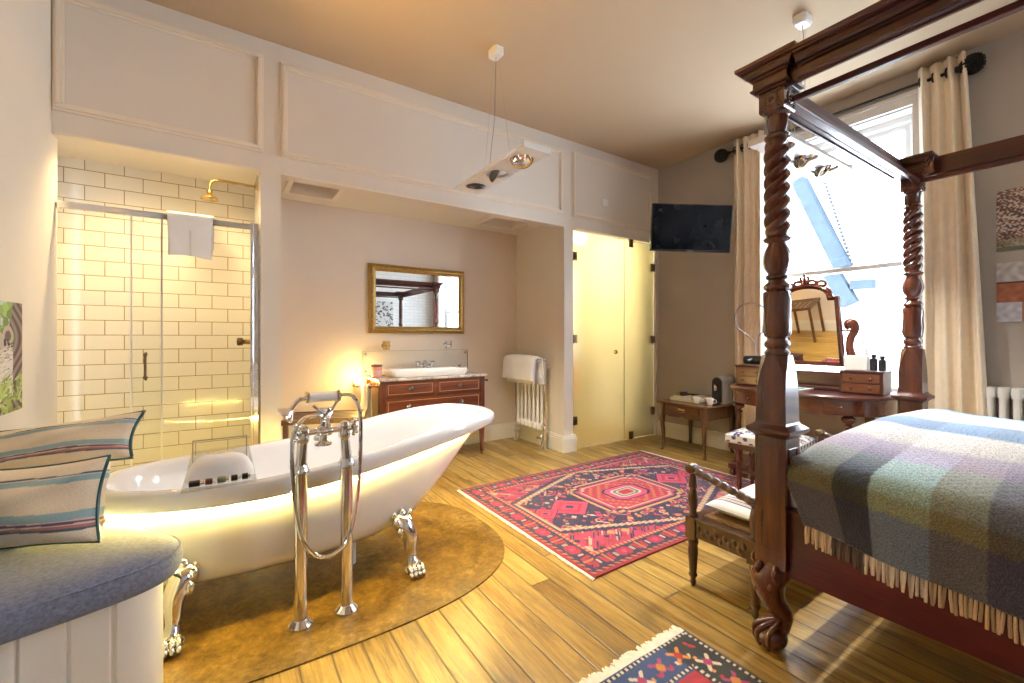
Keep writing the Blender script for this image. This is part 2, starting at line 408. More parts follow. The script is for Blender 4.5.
def dup(root, loc, rz=None, label=None, group=None):
    r = root.copy(); C.objects.link(r); r.location = loc
    if rz is not None: r.rotation_euler = (0, 0, rz)
    if label: r['label'] = label
    if group: r['group'] = group
    for ch in list(root.children):
        c = ch.copy(); C.objects.link(c); c.parent = r
        for g in list(ch.children):
            d = g.copy(); C.objects.link(d); d.parent = c
    return r
def B(*a): return MB().box(*a)
def paint(o, fn):
    """per-vertex colours of a woven or printed pattern"""
    me = o.data; n = len(me.vertices)
    co = np.empty(n * 3, 'f'); me.vertices.foreach_get('co', co); co = co.reshape(-1, 3)
    col = np.ones((n, 4), 'f'); col[:, :3] = fn(co)
    at = me.color_attributes.new('pattern', 'FLOAT_COLOR', 'POINT'); at.data.foreach_set('color', col.ravel())
def npgrid(name, mat, nu, nv, posfn, colfn, parent=None, smooth=True, solid=0.0):
    """dense cloth or picture surface: posfn(u,v)->xyz arrays, colfn(u,v)->rgb arrays"""
    u, v = np.meshgrid(np.linspace(0, 1, nu), np.linspace(0, 1, nv)); u = u.ravel(); v = v.ravel()
    P = posfn(u, v); o0 = OFF.get(parent.name, (0, 0, 0)) if parent is not None else (0, 0, 0)
    P = P - np.array(o0)
    i, j = np.meshgrid(np.arange(nu - 1), np.arange(nv - 1)); b = (j * nu + i).ravel()
    F = np.stack([b, b + 1, b + nu + 1, b + nu], 1)
    me = bpy.data.meshes.new(name); me.from_pydata(P.tolist(), [], F.tolist())
    if smooth: me.polygons.foreach_set('use_smooth', [True] * len(me.polygons))
    col = np.ones((len(u), 4), 'f'); col[:, :3] = colfn(u, v)
    at = me.color_attributes.new('pattern', 'FLOAT_COLOR', 'POINT'); at.data.foreach_set('color', col.ravel())
    o = bpy.data.objects.new(name, me); C.objects.link(o); me.materials.append(M[mat])
    if parent is not None: o.parent = parent; OFF[o.name] = o0
    if solid:
        md = o.modifiers.new('solid', 'SOLIDIFY'); md.thickness = solid; md.offset = -1
    return o
def catmull(pts, n=8, closed=True):
    out = []; m = len(pts)
    for i in range(m if closed else m - 1):
        p = [pts[(i + k) % m] if closed else pts[min(max(i + k, 0), m - 1)] for k in (-1, 0, 1, 2)]
        for j in range(n):
            t = j / n
            out.append(tuple(0.5 * (2 * b + (c - a) * t + (2 * a - 5 * b + 4 * c - d) * t * t + (-a + 3 * b - 3 * c + d) * t ** 3) for a, b, c, d in zip(*p)))
    if not closed: out.append(tuple(pts[-1]))
    return out
def arr(*a): return np.stack([np.broadcast_to(np.asarray(x, float), np.broadcast(*[np.asarray(k) for k in a]).shape) for x in a], 1)
def lerp(a, b, t): return a + (b - a) * t

# ================================================================== THE ROOM
XL, XR, YB, YF, ZC = -0.81, 4.45, -1.75, 3.45, 3.26
struct(B(-1.1, 4.80, -1.9, 4.75, -0.12, 0.0).build('floor', 'floor', smooth=None))
struct(B(-1.1, 4.80, -1.9, YF + .1, ZC, ZC + .1).build('ceiling', 'ceiling', smooth=None))
struct(B(XL - .15, XL, YB - .15, YF + .1, 0, ZC).build('wall_left', 'wall_cream', smooth=None))
struct(B(XL, XR, YB - .15, YB, 0, ZC).build('wall_rear', 'painted_brick', smooth=None))
# panelled partition with its three openings
HZ = 2.345
w = MB()
w.box(XL, 4.45, YF, YF + .10, HZ, ZC)
w.box(.205, .33, YF, YF + .10, 0, HZ); w.box(2.938, 3.06, YF, YF + .10, 0, HZ)
w.box(4.40, 4.45, YF, YF + .10, 0, HZ)
struct(w.build('wall_far', 'panel', smooth=None))
# window wall
WIN = [(1.08, 2.22), (-1.32, -0.18)]; WZ0, WZ1 = 0.66, 3.0
w = MB()
ys = [YB, -1.32, -0.18, 1.08, 2.22, 3.55]
for a, b in ((ys[0], ys[1]), (ys[2], ys[3]), (ys[4], ys[5])): w.box(XR, XR + .32, a, b, 0, ZC)
for a, b in WIN: w.box(XR, XR + .32, a, b, 0, WZ0); w.box(XR, XR + .32, a, b, WZ1, ZC)
struct(w.build('wall_right', 'mushroom', smooth=None))
# basin bay
w = MB(); w.box(.23, 3.06, 4.33, 4.43, 0, 2.66); struct(w.build('wall_bay_back', 'bay', smooth=None))
struct(B(.25, .33, YF + .10, 4.33, 0, 2.66).build('wall_bay_left', 'bay', smooth=None))
struct(B(2.938, 3.05, YF + .10, 4.33, 0, 2.66).build('wall_bay_right', 'wall_cream', smooth=None))
w = MB()
cz0, cz1 = 2.43, 2.47
hol = [(.44, .80), (2.28, 2.72)]; hy = (3.66, 4.10)
xs = [.33, .44, .80, 2.28, 2.72, 2.938]
for a, b in ((xs[0], xs[1]), (xs[2], xs[3]), (xs[4], xs[5])): w.box(a, b, YF + .10, 4.33, cz0, cz1)
for a, b in hol: w.box(a, b, YF + .10, hy[0], cz0, cz1); w.box(a, b, hy[1], 4.33, cz0, cz1)
w.box(.33, 2.938, YF + .10, 4.33, 2.62, 2.66)
struct(w.build('ceiling_bay', 'wall_cream', smooth=None))
w = MB()
for a, b in hol:
    w.box(a - .03, a + .012, hy[0] - .03, hy[1] + .03, cz0 - .014, cz1 + .06); w.box(b - .012, b + .03, hy[0] - .03, hy[1] + .03, cz0 - .014, cz1 + .06)
    w.box(a, b, hy[0] - .03, hy[0] + .012, cz0 - .014, cz1 + .06); w.box(a, b, hy[1] - .012, hy[1] + .03, cz0 - .014, cz1 + .06)
struct(w.build('trim_4', 'trim', smooth=None, bevel=.004))
# shower recess
struct(B(-1.05, .25, 4.12, 4.2, 0, 2.5).build('wall_shower_back', 'tile_x', smooth=None))
struct(B(.20, .25, YF + .10, 4.12, 0, 2.5).build('wall_shower_right', 'tile_y', smooth=None))
struct(B(-1.05, -.97, YF + .10, 4.12, 0, 2.5).build('wall_shower_left', 'tile_y', smooth=None))
struct(B(-.97, .20, YF + .10, 4.12, 2.42, 2.5).build('ceiling_shower', 'wall_cream', smooth=None))
# small bathroom behind the frosted glass
w = MB(); w.box(3.04, 4.8, 4.62, 4.72, 0, 2.66); w.box(4.45, 4.77, 3.55, 4.62, 0, 2.66)
struct(w.build('wall_washroom', 'wall_cream', smooth=None))
struct(B(3.04, 4.77, YF + .10, 4.62, 2.55, 2.66).build('ceiling_washroom', 'wall_cream', smooth=None))

# panel mouldings on the header
def frame_trim(name, x0, x1, z0, z1):
    m = MB()
    for (i, wd, th) in ((0, .018, .012), (.014, .022, .024), (.034, .014, .010)):
        a, b, c, d = x0 + i, x1 - i, z0 + i, z1 - i
        m.box(a, b, YF - th, YF, d - wd, d); m.box(a, b, YF - th, YF, c, c + wd)
        m.box(a, a + wd, YF - th, YF, c + wd, d - wd); m.box(b - wd, b, YF - th, YF, c + wd, d - wd)
    struct(m.build(name, 'trim', smooth=None, bevel=.003))
frame_trim('trim_1', XL + .004, .222, 2.475, 3.15); frame_trim('trim_2', .325, 2.915, 2.47, 3.14); frame_trim('trim_3', 3.04, 4.32, 2.47, 3.155)
# narrow bead round the openings
m = MB(); m.box(XL, .205, YF - .008, YF, HZ, HZ + .012); m.box(.33, 2.938, YF - .008, YF, HZ, HZ + .012); m.box(3.06, 4.40, YF - .008, YF, HZ, HZ + .012)
struct(m.build('trim_5', 'trim', smooth=None, bevel=.003))

def skirt(name, segs, h=.175, th=.028):
    m = MB()
    for (x0, y0, x1, y1, nx, ny) in segs:          # run from (x0,y0) to (x1,y1), sticking out along n
        for t, z0, z1 in ((th, 0, h - .035), (th * .75, h - .035, h - .015), (th * .4, h - .015, h)):
            xa, xb = sorted((x0, x1)); ya, yb = sorted((y0, y1))
            if nx: xa, xb = sorted((x0, x0 + nx * t))
            if ny: ya, yb = sorted((y0, y0 + ny * t))
            m.box(xa, xb, ya, yb, z0, z1)
    struct(m.build(name, 'skirting', smooth=None, bevel=.003))
skirt('baseboard_bay', [(.33, 4.33, 2.938, 4.33, 0, -1), (2.938, YF, 2.938, 4.33, -1, 0), (.33, YF, .33, 4.33, 1, 0)])
skirt('baseboard_far', [(2.91, YF, 3.07, YF, 0, -1), (.20, YF, .358, YF, 0, -1), (3.06, YF - .028, 3.06, 3.472, 1, 0)])
skirt('baseboard_right', [(XR, YB, XR, YF, -1, 0)])
skirt('baseboard_left', [(XL, YB, XL, YF, 1, 0)])
skirt('baseboard_rear', [(XL, YB, XR, YB, 0, 1)])

# honey coloured slab let into the boards under the bath
def sup(cx, cy, a, b, n, k=72):
    out = []
    for i in range(k):
        t = 2 * PI * i / k; c, s_ = cos(t), sin(t)
        out.append((cx + a * math.copysign(abs(c) ** (2 / n), c), cy + b * math.copysign(abs(s_) ** (2 / n), s_)))
    return out
struct(MB().prism(sup(.36, 2.45, 1.035, .705, 2.75, 96), 0.0, .006).build('floor_inset', 'slab', smooth=None))

# windows
for k, (a, b) in enumerate(WIN):
    root = thing('window_%d' % (k + 1), 'tall white sash window', 'window', (XR, (a + b) / 2, WZ0)); root['kind'] = 'structure'
    del root['category']; del root['label']
    f = MB(); x0, x1 = 4.585, 4.70
    f.box(x0, x1, a, a + .05, WZ0, WZ1); f.box(x0, x1, b - .05, b, WZ0, WZ1)
    f.box(x0, x1, a + .05, b - .05, WZ1 - .06, WZ1); f.box(x0, x1, a + .05, b - .05, WZ0, WZ0 + .05)
    f.build('window_frame', 'white_paint', root, smooth=None, bevel=.004)
    zm = 1.80
    for nm, xa, xb, z0, z1 in (('lower_sash', 4.60, 4.64, WZ0 + .05, zm + .02), ('upper_sash', 4.645, 4.685, zm - .02, WZ1 - .06)):
        f = MB(); f.box(xa, xb, a + .05, a + .10, z0, z1); f.box(xa, xb, b - .10, b - .05, z0, z1)
        f.box(xa, xb, a + .10, b - .10, z0, z0 + (.07 if nm == 'lower_sash' else .04)); f.box(xa, xb, a + .10, b - .10, z1 - .04, z1)
        sash = f.build(nm, 'white_paint', root, smooth=None, bevel=.004)
        B((xa + xb) / 2 - .002, (xa + xb) / 2 + .002, a + .095, b - .095, z0 + .03, z1 - .03).build('pane', 'window_pane', sash, smooth=None)
    B(4.39, 4.60, a - .06, b + .06, WZ0 - .035, WZ0).build('window_sill', 'white_paint', root, smooth=None, bevel=.008)
    f = MB()                                                   # architrave and head moulding
    f.box(4.425, 4.46, a - .11, a, WZ0, WZ1 + .02); f.box(4.425, 4.46, b, b + .11, WZ0, WZ1 + .02)
    f.box(4.425, 4.46, a - .11, b + .11, WZ1, WZ1 + .09); f.box(4.405, 4.46, a - .13, b + .13, WZ1 + .07, WZ1 + .10)
    f.box(4.46, 4.585, a, a + .012, WZ0, WZ1); f.box(4.46, 4.585, b - .012, b, WZ0, WZ1); f.box(4.46, 4.585, a, b, WZ1 - .012, WZ1)
    f.build('architrave', 'white_paint', root, smooth=None, bevel=.005)

# frosted glass door and side panel
root = thing('door_1', 'frosted glass door', 'door', (3.06, 3.475, 0)); root['kind'] = 'structure'
del root['category']; del root['label']
B(3.068, 3.862, 3.472, 3.482, .008, 2.335).build('door_glass', 'frost', root, smooth=None, bevel=.002)
B(3.870, 4.395, 3.472, 3.482, .008, 2.335).build('side_glass', 'frost', root, smooth=None, bevel=.002)
for x, z in ((3.10, 2.06), (3.10, 1.18), (3.10, .31), (4.365, 2.05), (4.365, 1.17), (4.365, .30), (3.98, 2.30), (3.98, .045)):
    h = MB(); h.box(x - .028, x + .028, 3.455, 3.499, z - .045, z + .045); h.box(x - .012, x + .012, 3.448, 3.456, z - .03, z + .03)
    h.build('hinge', 'bronze', root, smooth=None, bevel=.004)
MB().lathe([(.006, 0), (.012, .004), (.012, .012), (.022, .022), (.026, .034), (.020, .046), (.004, .05)], (3.70, 3.472, 1.03), 18, 'y').build('door_knob', 'brass', root)
bpy.data.objects['door_knob'].data.transform(Matrix.Translation((0, -3.472 + 3.475, 0)) @ Matrix.Diagonal((1, -1, 1, 1)) @ Matrix.Translation((0, 3.472 - 3.475, 0)))

# ================================================================== THE BATH
BX = 'white roll top slipper bath on clawed feet standing on the honey brown slab'
def zrim(x):
    return float(np.interp(x, [-.47, -.05, .15, .35, .6, .85, 1.08, 1.28, 1.45], [.607, .602, .607, .622, .656, .702, .738, .757, .750]))
def outline(xl, xr, b, n=2.5, k=88, yc=2.42):
    cx, a = (xl + xr) / 2, (xr - xl) / 2
    return [(cx + a * math.copysign(abs(cos(2 * PI * i / k)) ** (2 / n), cos(2 * PI * i / k)), yc + b * math.copysign(abs(sin(2 * PI * i / k)) ** (2 / n), sin(2 * PI * i / k))) for i in range(k)]
RIM_IN, RIM_OUT = (-.415, 1.31, .330), (-.468, 1.415, .380)
rimo = outline(*RIM_OUT)
zr = [zrim(x) for x, y in rimo]
BODY = [(0, -.27, .70, .18), (.04, -.32, .80, .235), (.14, -.36, .90, .282), (.35, -.385, 1.01, .312), (.6, -.40, 1.13, .325), (.82, -.41, 1.225, .329), (1, -.415, 1.31, .330)]
def body(t):
    ks = [r[0] for r in BODY]
    return tuple(float(np.interp(t, ks, [r[i] for r in BODY])) for i in (1, 2, 3))
zb = .165
def ring(ol, z): return [(x, y, zz) for (x, y), zz in zip(ol, z)]
rings = []
for t in (0, .03, .08, .15, .25, .4, .55, .7, .85, .95, 1.0):
    rings.append(ring(outline(*body(t)), [zb + t * (q - .070 - zb) for q in zr]))
for f_, dz in ((.35, -.080), (.7, -.082), (.93, -.064), (1, -.036), (.92, -.012), (.7, 0), (.35, .002), (.02, -.004), (-.22, -.022)):
    o_ = tuple(lerp(a, b, f_) for a, b in zip(RIM_IN, RIM_OUT))
    rings.append(ring(outline(*o_), [q + dz for q in zr]))
for t in (.92, .8, .65, .5, .35, .2, .1, .04):
    a, b_, c_ = body(t); ins = .03 + .03 * (1 - t)
    rings.append(ring(outline(a + ins, b_ - ins, c_ - ins), [zb + .035 + t * (q - .045 - zb - .035) for q in zr]))
bath = thing('bathtub', BX, 'bathtub', (.48, 2.42, .006))
mb = MB(); mb.loft(rings); mb.build('tub', 'enamel', bath, smooth=60)
led = outline(*[v + d for v, d in zip(body(.965), (-.010, .010, .010))])
mb = MB(); mb.tube(ring(led, [zb + 0.965 * (q - .070 - zb) - .004 for q in zr]), .0055, 6, closed=True)
mb.build('light_strip', 'led', bath)['label'] = 'warm glowing strip light tucked under the rim'
mb = MB(); mb.tube([(.56, 2.38, .175), (.56, 2.38, .006)], .022, 12); mb.build('waste_pipe', 'white_plastic', bath)
mb = MB(); mb.lathe([(.004, 0), (.03, .002), (.03, .008), (.004, .010)], (.56, 2.42, .206), 18); mb.build('plug', 'chrome', bath)
for sx, fx in ((1, .785), (-1, -.165)):
    for sy, fy in ((-1, 2.105), (1, 2.735)):
        m = MB(); dx = .05 * sx; K = 1.2
        pa = catmull([(fx - dx * 1.2, fy - sy * .085, .285), (fx - dx * .5, fy - sy * .045, .245), (fx, fy - sy * .022, .185), (fx + dx * .05, fy - sy * .015, .12), (fx + dx * .1, fy, .07), (fx + dx * .2, fy + sy * .008, .048)], 6, False)
        n_ = len(pa); rr = [float(np.interp(i / (n_ - 1), [0, .2, .45, .7, .85, 1], [.030, .046, .037, .025, .032, .040])) for i in range(n_)]
        m.tube(pa, rr, 16)
        for q in (-1.5, -.5, .5, 1.5):                        # toes of the paw
            m.ball((fx + dx * .2 + q * .020, fy + sy * .036, .042), (.013, .034, .026), 10, 7)
            m.ball((fx + dx * .2 + q * .021, fy + sy * .062, .026), (.011, .018, .018), 10, 6)
        m.ball((fx + dx * .2, fy + sy * .014, .030), (.050, .048, .0235), 16, 7)
        for q, z, r_ in ((-1, .255, .026), (1, .255, .026), (0, .285, .030), (-.6, .215, .022), (.6, .215, .022), (0, .235, .024), (-1.3, .29, .020), (1.3, .29, .020)):   # leaf scrolls at the knee
            m.ball((fx - dx * .6 + q * .032, fy - sy * (.050 - (.285 - z) * .5), z), (r_ * .75, r_ * .75, r_ * 1.25), 10, 7)
        m.build('claw_foot', 'chrome', bath, smooth=60)

# floor standing taps
tp = thing('bath_tap', 'chrome floor standing bath tap with two tall pipes and a hand shower', 'tap', (.35, 1.98, .006))
for x in (.262, .444):
    m = MB(); m.lathe([(.048, .006), (.048, .014), (.042, .020), (.036, .026), (.028, .034)], (x, 1.98, 0), 24); m.build('floor_flange', 'chrome', tp)
    m = MB(); m.tube([(x, 1.98, .03), (x, 1.98, .645)], .0265, 20)
    m.build('standpipe', 'chrome', tp)
    m = MB(); x2 = x + (.008 if x < .35 else -.008)
    m.lathe([(.027, .632), (.035, .638), (.035, .652), (.030, .660), (.026, .672)], (x, 1.98, 0), 22)
    m.tube([(x, 1.98, .665), (x2, 1.98, .77)], [.0235, .021], 18)
    m.lathe([(.020, .755), (.026, .765), (.026, .785), (.022, .80), (.026, .815), (.018, .83), (.006, .836)], (x2, 1.98, 0), 20)
    m.build('pillar_union', 'chrome', tp)
    m = MB(); d = -1 if x < .35 else 1
    m.tube([(x2, 1.98, .80), (x2 + d * .028, 1.955, .808)], .013, 12)
    for a in range(4):
        t = a * PI / 2 + .4; c_ = (x2 + d * .034, 1.95, .81)
        m.tube([c_, (c_[0], c_[1] + .034 * cos(t), c_[2] + .034 * sin(t))], [.007, .006], 8); m.ball((c_[0], c_[1] + .036 * cos(t), c_[2] + .036 * sin(t)), .009, 8, 6)
    m.ball((x2 + d * .038, 1.95, .81), .012, 10, 6)
    m.build('cross_handle', 'chrome', tp)
m = MB(); m.tube([(.27, 1.98, .80), (.436, 1.98, .80)], .0135, 14); m.lathe([(.02, -.03), (.024, -.02), (.024, .02), (.02, .03)], (.352, 1.98, .80), 18, 'x'); m.build('mixer_bridge', 'chrome', tp)
m = MB(); m.tube(catmull([(.352, 1.98, .80), (.352, 2.03, .80), (.352, 2.075, .785), (.352, 2.085, .755)], 5, False), .016, 14); m.lathe([(.016, .742), (.024, .742), (.024, .758), (.016, .764)], (.352, 2.085, 0), 18); m.build('spout', 'chrome', tp)
m = MB(); m.lathe([(.010, .785), (.016, .79), (.016, .765), (.034, .755), (.034, .748), (.005, .745)], (.345, 1.955, 0), 20); m.build('diverter', 'chrome', tp)
m = MB(); m.lathe([(.02, .812), (.024, .822), (.018, .835), (.020, .85), (.034, .885), (.030, .90)], (.355, 1.972, 0), 4); m.tube(catmull([(.305, 1.96, .915), (.33, 1.965, .893), (.36, 1.968, .886), (.385, 1.965, .898), (.40, 1.96, .925)], 5, False), .0065, 8); m.build('cradle', 'chrome', tp, bevel=.003)
hs = MB(); hs.lathe([(.016, .287), (.021, .292), (.0195, .31), (.0195, .38), (.021, .398), (.016, .403)], (0, 1.96, .948), 20, 'x'); hs = hs.build('hand_shower', 'ceramic', tp); hs['label'] = 'white handled hand shower'
MB().lathe([(.016, .400), (.026, .404), (.026, .411), (.012, .416)], (0, 1.96, .948), 18, 'x').build('end_collar', 'chrome', hs)
m = MB(); m.lathe([(.01, .274), (.027, .276), (.027, .284), (.016, .290)], (0, 1.96, .948), 18, 'x')
m.tube(catmull([(.28, 1.96, .948), (.255, 1.96, .941), (.235, 1.96, .922), (.222, 1.96, .900)], 5, False), .0105, 12)
m.build('swan_neck', 'chrome', hs)
m = MB(); rot = Matrix.Rotation(math.radians(50), 3, 'Y')
rg = []
for r, z in ((.012, .02), (.02, .008), (.034, -.004), (.04, -.016), (.036, -.022), (.004, -.024)):
    rg.append([tuple(Vector((.212, 1.96, .893)) + rot @ Vector((r * cos(2 * PI * j / 20), r * sin(2 * PI * j / 20), z))) for j in range(20)])
m.loft(rg); m.build('shower_rose', 'chrome', hs)
hp = [(.405, .948), (.429, .952), (.458, .945), (.479, .915), (.492, .857), (.492, .747), (.483, .572), (.462, .423), (.433, .331), (.388, .295), (.344, .290), (.298, .32), (.26, .387), (.238, .495), (.227, .619), (.224, .741), (.232, .813), (.257, .856), (.29, .873), (.333, .872), (.35, .86)]
hy_ = [1.96, 1.955, 1.95, 1.945, 1.94, 1.935, 1.93, 1.925, 1.92, 1.92, 1.92, 1.92, 1.92, 1.925, 1.93, 1.935, 1.94, 1.942, 1.945, 1.95, 1.965]
m = MB(); m.tube(catmull([(x, y, z) for (x, z), y in zip(hp, hy_)], 7, False), .0085, 10); m.build('shower_hose', 'chrome', tp)

# clear bridge across the bath with a folded towel and small toiletries
zt = .606
br = thing('bath_rack', 'clear acrylic bath bridge with an upright back, lying across the bath', 'bath rack', (-.02, 2.42, zt))
MB().box(-.14, .11, 2.06, 2.78, zt, zt + .006).build('tray', 'acrylic', br, smooth=None, bevel=.001)
m = MB(); x0, x1, z0, z1, y0 = -.125, .09, zt + .006, zt + .118, 2.46
for a, b, c_, d in ((x0, x1, z1 - .005, z1), (x0, x0 + .005, z0, z1), (x1 - .005, x1, z0, z1)): m.box(a, b, y0, y0 + .008, c_, d)
m.build('back_frame', 'grey_plastic', br, smooth=None); MB().box(x0 + .004, x1 - .004, y0 + .002, y0 + .005, z0, z1 - .004).build('back_sheet', 'acrylic', br, smooth=None)
def tw(u, v):
    x = -.138 + .245 * u; s = v * 2 - 1
    hgt = .080 * (1 - abs(s) ** 2.6) * (1 - abs(2 * u - 1) ** 5) + .003 * sin(u * 17) * sin(v * 9)
    return (x, 2.16 + .19 * v, zt + .008 + max(0, hgt))
m = MB(); m.grid(tw, 30, 22); o = m.build('folded_towel', 'towel', None, smooth=180); tag(o, 'puffy white folded towel on the clear bath bridge', 'towel')
bcol = [plain('dark bottle', (.03, .03, .035), .3), plain('green grey bottle', (.16, .17, .10), .3), plain('maroon bottle', (.13, .05, .05), .3)]
for i, (bx, ln, mt, lb) in enumerate(((-.118, .05, 0, 'navy capped miniature bottle at the left end of the bath bridge'), (-.066, .034, 2, 'tiny reddish miniature bottle second from the left on the bath bridge'), (-.026, .04, 1, 'olive miniature bottle in the middle of the bath bridge'), (.02, .032, 0, 'small black miniature bottle second from the right on the bath bridge'), (.058, .03, 0, 'small dark miniature bottle at the right end of the bath bridge'))):
    r = thing('toiletry_bottle', lb, 'bottle', (bx, 2.10, zt + .006), group='miniature toiletries on the bath bridge')
    MB().lathe([(.005, 0), (.0125, .002), (.0125, ln * .7), (.007, ln * .76)], (bx, 2.10, zt + .0195), 14, 'x').build('bottle', bcol[mt], r)
    MB().lathe([(.008, ln * .74), (.008, ln)], (bx, 2.10, zt + .0195), 12, 'x').build('cap', 'white_plastic' if i % 2 else 'chrome', r)

# ================================================================== WINDOW SEAT, CUSHIONS, PICTURE ON THE LEFT WALL
ws = thing('window_seat', 'curved built in bench with boarded white front and blue grey cushion', 'bench', (-.5, 1.95, 0))
oc = catmull([(-.803, 1.50), (-.62, 1.545), (-.47, 1.59), (-.32, 1.635), (-.20, 1.685), (-.135, 1.755), (-.125, 1.85), (-.19, 1.97), (-.30, 2.10), (-.42, 2.22), (-.60, 2.34), (-.803, 2.42)], 7)
cutx = [p for p in oc if p[0] > -.80]
def shrink(poly, d):
    cx = -.82; cy = 1.95; out = []
    n = len(poly)
    for i in range(n):
        a, b, c_ = poly[i - 1], poly[i], poly[(i + 1) % n]
        t = Vector((c_[0] - a[0], c_[1] - a[1])); t.normalize() if t.length > 0 else None
        nn = Vector((-t.y, t.x)); out.append((max(-.803, b[0] + nn.x * d), b[1] + nn.y * d))
    return out
oc = [(max(-.803, x * 1.044), y * 1.044) for x, y in oc]
poly = [(-.803, 1.56)] + [p for p in oc if p[0] > -.79] + [(-.803, 2.52)]
inner = shrink(poly, .05)
# boarded front: a shallow groove every few centimetres along the run
pts = []; acc = 0
for i in range(len(inner)):
    a, b = Vector(inner[i]), Vector(inner[(i + 1) % len(inner)]); ln = (b - a).length
    if ln < 1e-6: continue
    k = max(1, int(ln / .006))
    for j in range(k):
        p = a.lerp(b, j / k); acc += ln / k; t = (b - a).normalized(); nn = Vector((-t.y, t.x))
        ph = (acc + .03) % .098
        g = .010 if ph < .007 else 0.0
        pts.append(tuple(p + nn * g))
m = MB(); m.prism(pts, 0.0, .395); m.build('boarded_base', 'white_paint', ws, smooth=20)
rg = []
for d, z in ((.03, .395), (.008, .400), (.0, .415), (-.004, .442), (.0, .467), (.010, .482), (.03, .490), (.07, .495), (.14, .497)):
    rg.append([(x, y, z) for x, y in shrink(poly, d)])
m = MB(); m.loft(rg); m.build('seat_cushion', 'cushion_grey', ws, smooth=60)
m = MB(); rr_ = shrink(poly, .004); m.tube([(x, y, .477) for x, y in rr_], .004, 6, closed=True); m.build('piping', 'cushion_grey', ws)

STR = [(-.62, .030, (.10, .16, .22)), (-.56, .030, (.55, .22, .20)), (-.50, .02, (.72, .66, .62)), (-.46, .03, (.20, .10, .18)), (-.40, .028, (.78, .62, .55)), (-.30, .10, (.34, .52, .58)), (.55, .07, (.36, .54, .60)), (.66, .02, (.10, .15, .20))]
def pillow(label, loc, rot, a, b, t, flip=1):
    p = thing('cushion', label, 'cushion', loc, rot=rot, group='striped cushions on the window seat')
    def pos(u, v, s):
        x, y = u * 2 - 1, v * 2 - 1
        hx = (1 - abs(x) ** 3.2); hy2 = (1 - abs(y) ** 3.2); h = (np.maximum(hx * hy2, 0)) ** .55 * t
        h = h * (1 + .10 * np.sin(5 * x + 3 * y) + .06 * np.sin(9 * y - 4 * x))
        px = x * a * (1 - .09 * (1 - y * y)); py = y * b * (1 - .10 * (1 - x * x))
        return arr(px, py, s * h)
    def colf(u, v):
        y = (v * 2 - 1) * flip; c0 = np.zeros((len(u), 3)) + np.array((.90, .80, .65)); wob = .02 * np.sin(u * 9)
        for c, w_, k in STR: c0[np.abs(y + wob - c) < w_] = k
        return c0
    f = npgrid('cover', 'cush', 60, 90, lambda u, v: pos(u, v, 1), colf)
    g = npgrid('cover_back', 'cush', 40, 60, lambda u, v: pos(u, v, -1), colf)
    for q in (f, g): q.parent = p
    e = []
    k = 24
    for side in range(4):
        for j in range(k):
            s_ = j / k
            u, v = ((s_, 0), (1, s_), (1 - s_, 1), (0, 1 - s_))[side]
            q = pos(np.array([u]), np.array([v]), 0)[0]; e.append(tuple(q))
    mm = MB(); mm.tube(e, .0055, 8, closed=True); mm.build('piping', 'teal', p, local=True)
    return p
M['cush'] = vcol('striped cushion cloth', .9, 260, .4, .2, .10)
pillow('striped cream cushion lying in front on the window seat, nearest the camera', (-.548, 2.125, .628), (math.radians(76), math.radians(-6), math.radians(-33)), .25, .138, .105)
pillow('striped cushion propped behind the front one against the left wall', (-.520, 2.342, .785), (math.radians(62), math.radians(-8), math.radians(-31)), .285, .092, .065)

pc = thing('leopard_picture', 'unframed canvas print of a leopard among leaves on the left wall', 'picture', (XL, 2.82, 1.10))
def leop(u, v):
    n = len(u); c = np.zeros((n, 3)) + np.array((.16, .13, .12))
    rng = np.random.RandomState(3)
    # u runs towards the far wall, v upward
    c[:] = np.array((.20, .16, .15)) + .10 * np.sin(60 * u + 9 * np.sin(7 * v))[:, None]
    sky = (u < .80) & (v > .62); c[sky] = (.55, .66, .62)
    for k in range(70):
        cx, cy, r = rng.uniform(.2, .82), rng.uniform(.62, 1.0), rng.uniform(.02, .06)
        q = ((u - cx) ** 2 + ((v - cy) * .9) ** 2) < r * r; c[q] = rng.choice([.25, .4, .5]) * np.array((.75, 1.15, .35))
    head = ((u - .52) / .34) ** 2 + ((v - .46) / .30) ** 2 < 1
    ear = ((u - .78) / .075) ** 2 + ((v - .70) / .085) ** 2 < 1
    c[head | ear] = (.52, .45, .38)
    ie = ((u - .78) / .045) ** 2 + ((v - .69) / .05) ** 2 < 1; c[ie] = (.16, .12, .11)
    for k in range(240):
        cx, cy, r = rng.uniform(.15, .86), rng.uniform(.12, .80), rng.uniform(.008, .022)
        q = (((u - cx) ** 2 + (v - cy) ** 2) < r * r) & head; c[q] = (.05, .04, .04)
    bd = (v < .42) & (u < .62 - .5 * (.42 - v)); c[bd & ~head] = (.42, .38, .34)
    for k in range(90):
        y0 = rng.uniform(.05, .5); q = (np.abs(v - y0 - .25 * (u - .5) - .03 * np.sin(9 * u + k)) < .004) & (u < .85); c[q] = (.72, .68, .62)
    for k in range(60):
        cx, cy = rng.uniform(.55, 1.0), rng.uniform(.0, .32); an = rng.uniform(0, PI); r1, r2 = rng.uniform(.04, .08), .014
        du, dv = u - cx, v - cy; q = ((du * cos(an) + dv * sin(an)) / r1) ** 2 + ((-du * sin(an) + dv * cos(an)) / r2) ** 2 < 1
        c[q] = rng.choice([.6, .85, 1.1]) * np.array((.42, .55, .16))
    return c
M['print'] = vcol('canvas print', .6, 300, .15)
npgrid('print', 'print', 160, 120, lambda u, v: arr(XL + .031, 2.20 + .712 * u, .872 + .481 * v), leop, pc, smooth=False)
B(XL + .002, XL + .030, 2.20, 2.912, .872, 1.353).build('canvas', 'paper', pc, smooth=None)

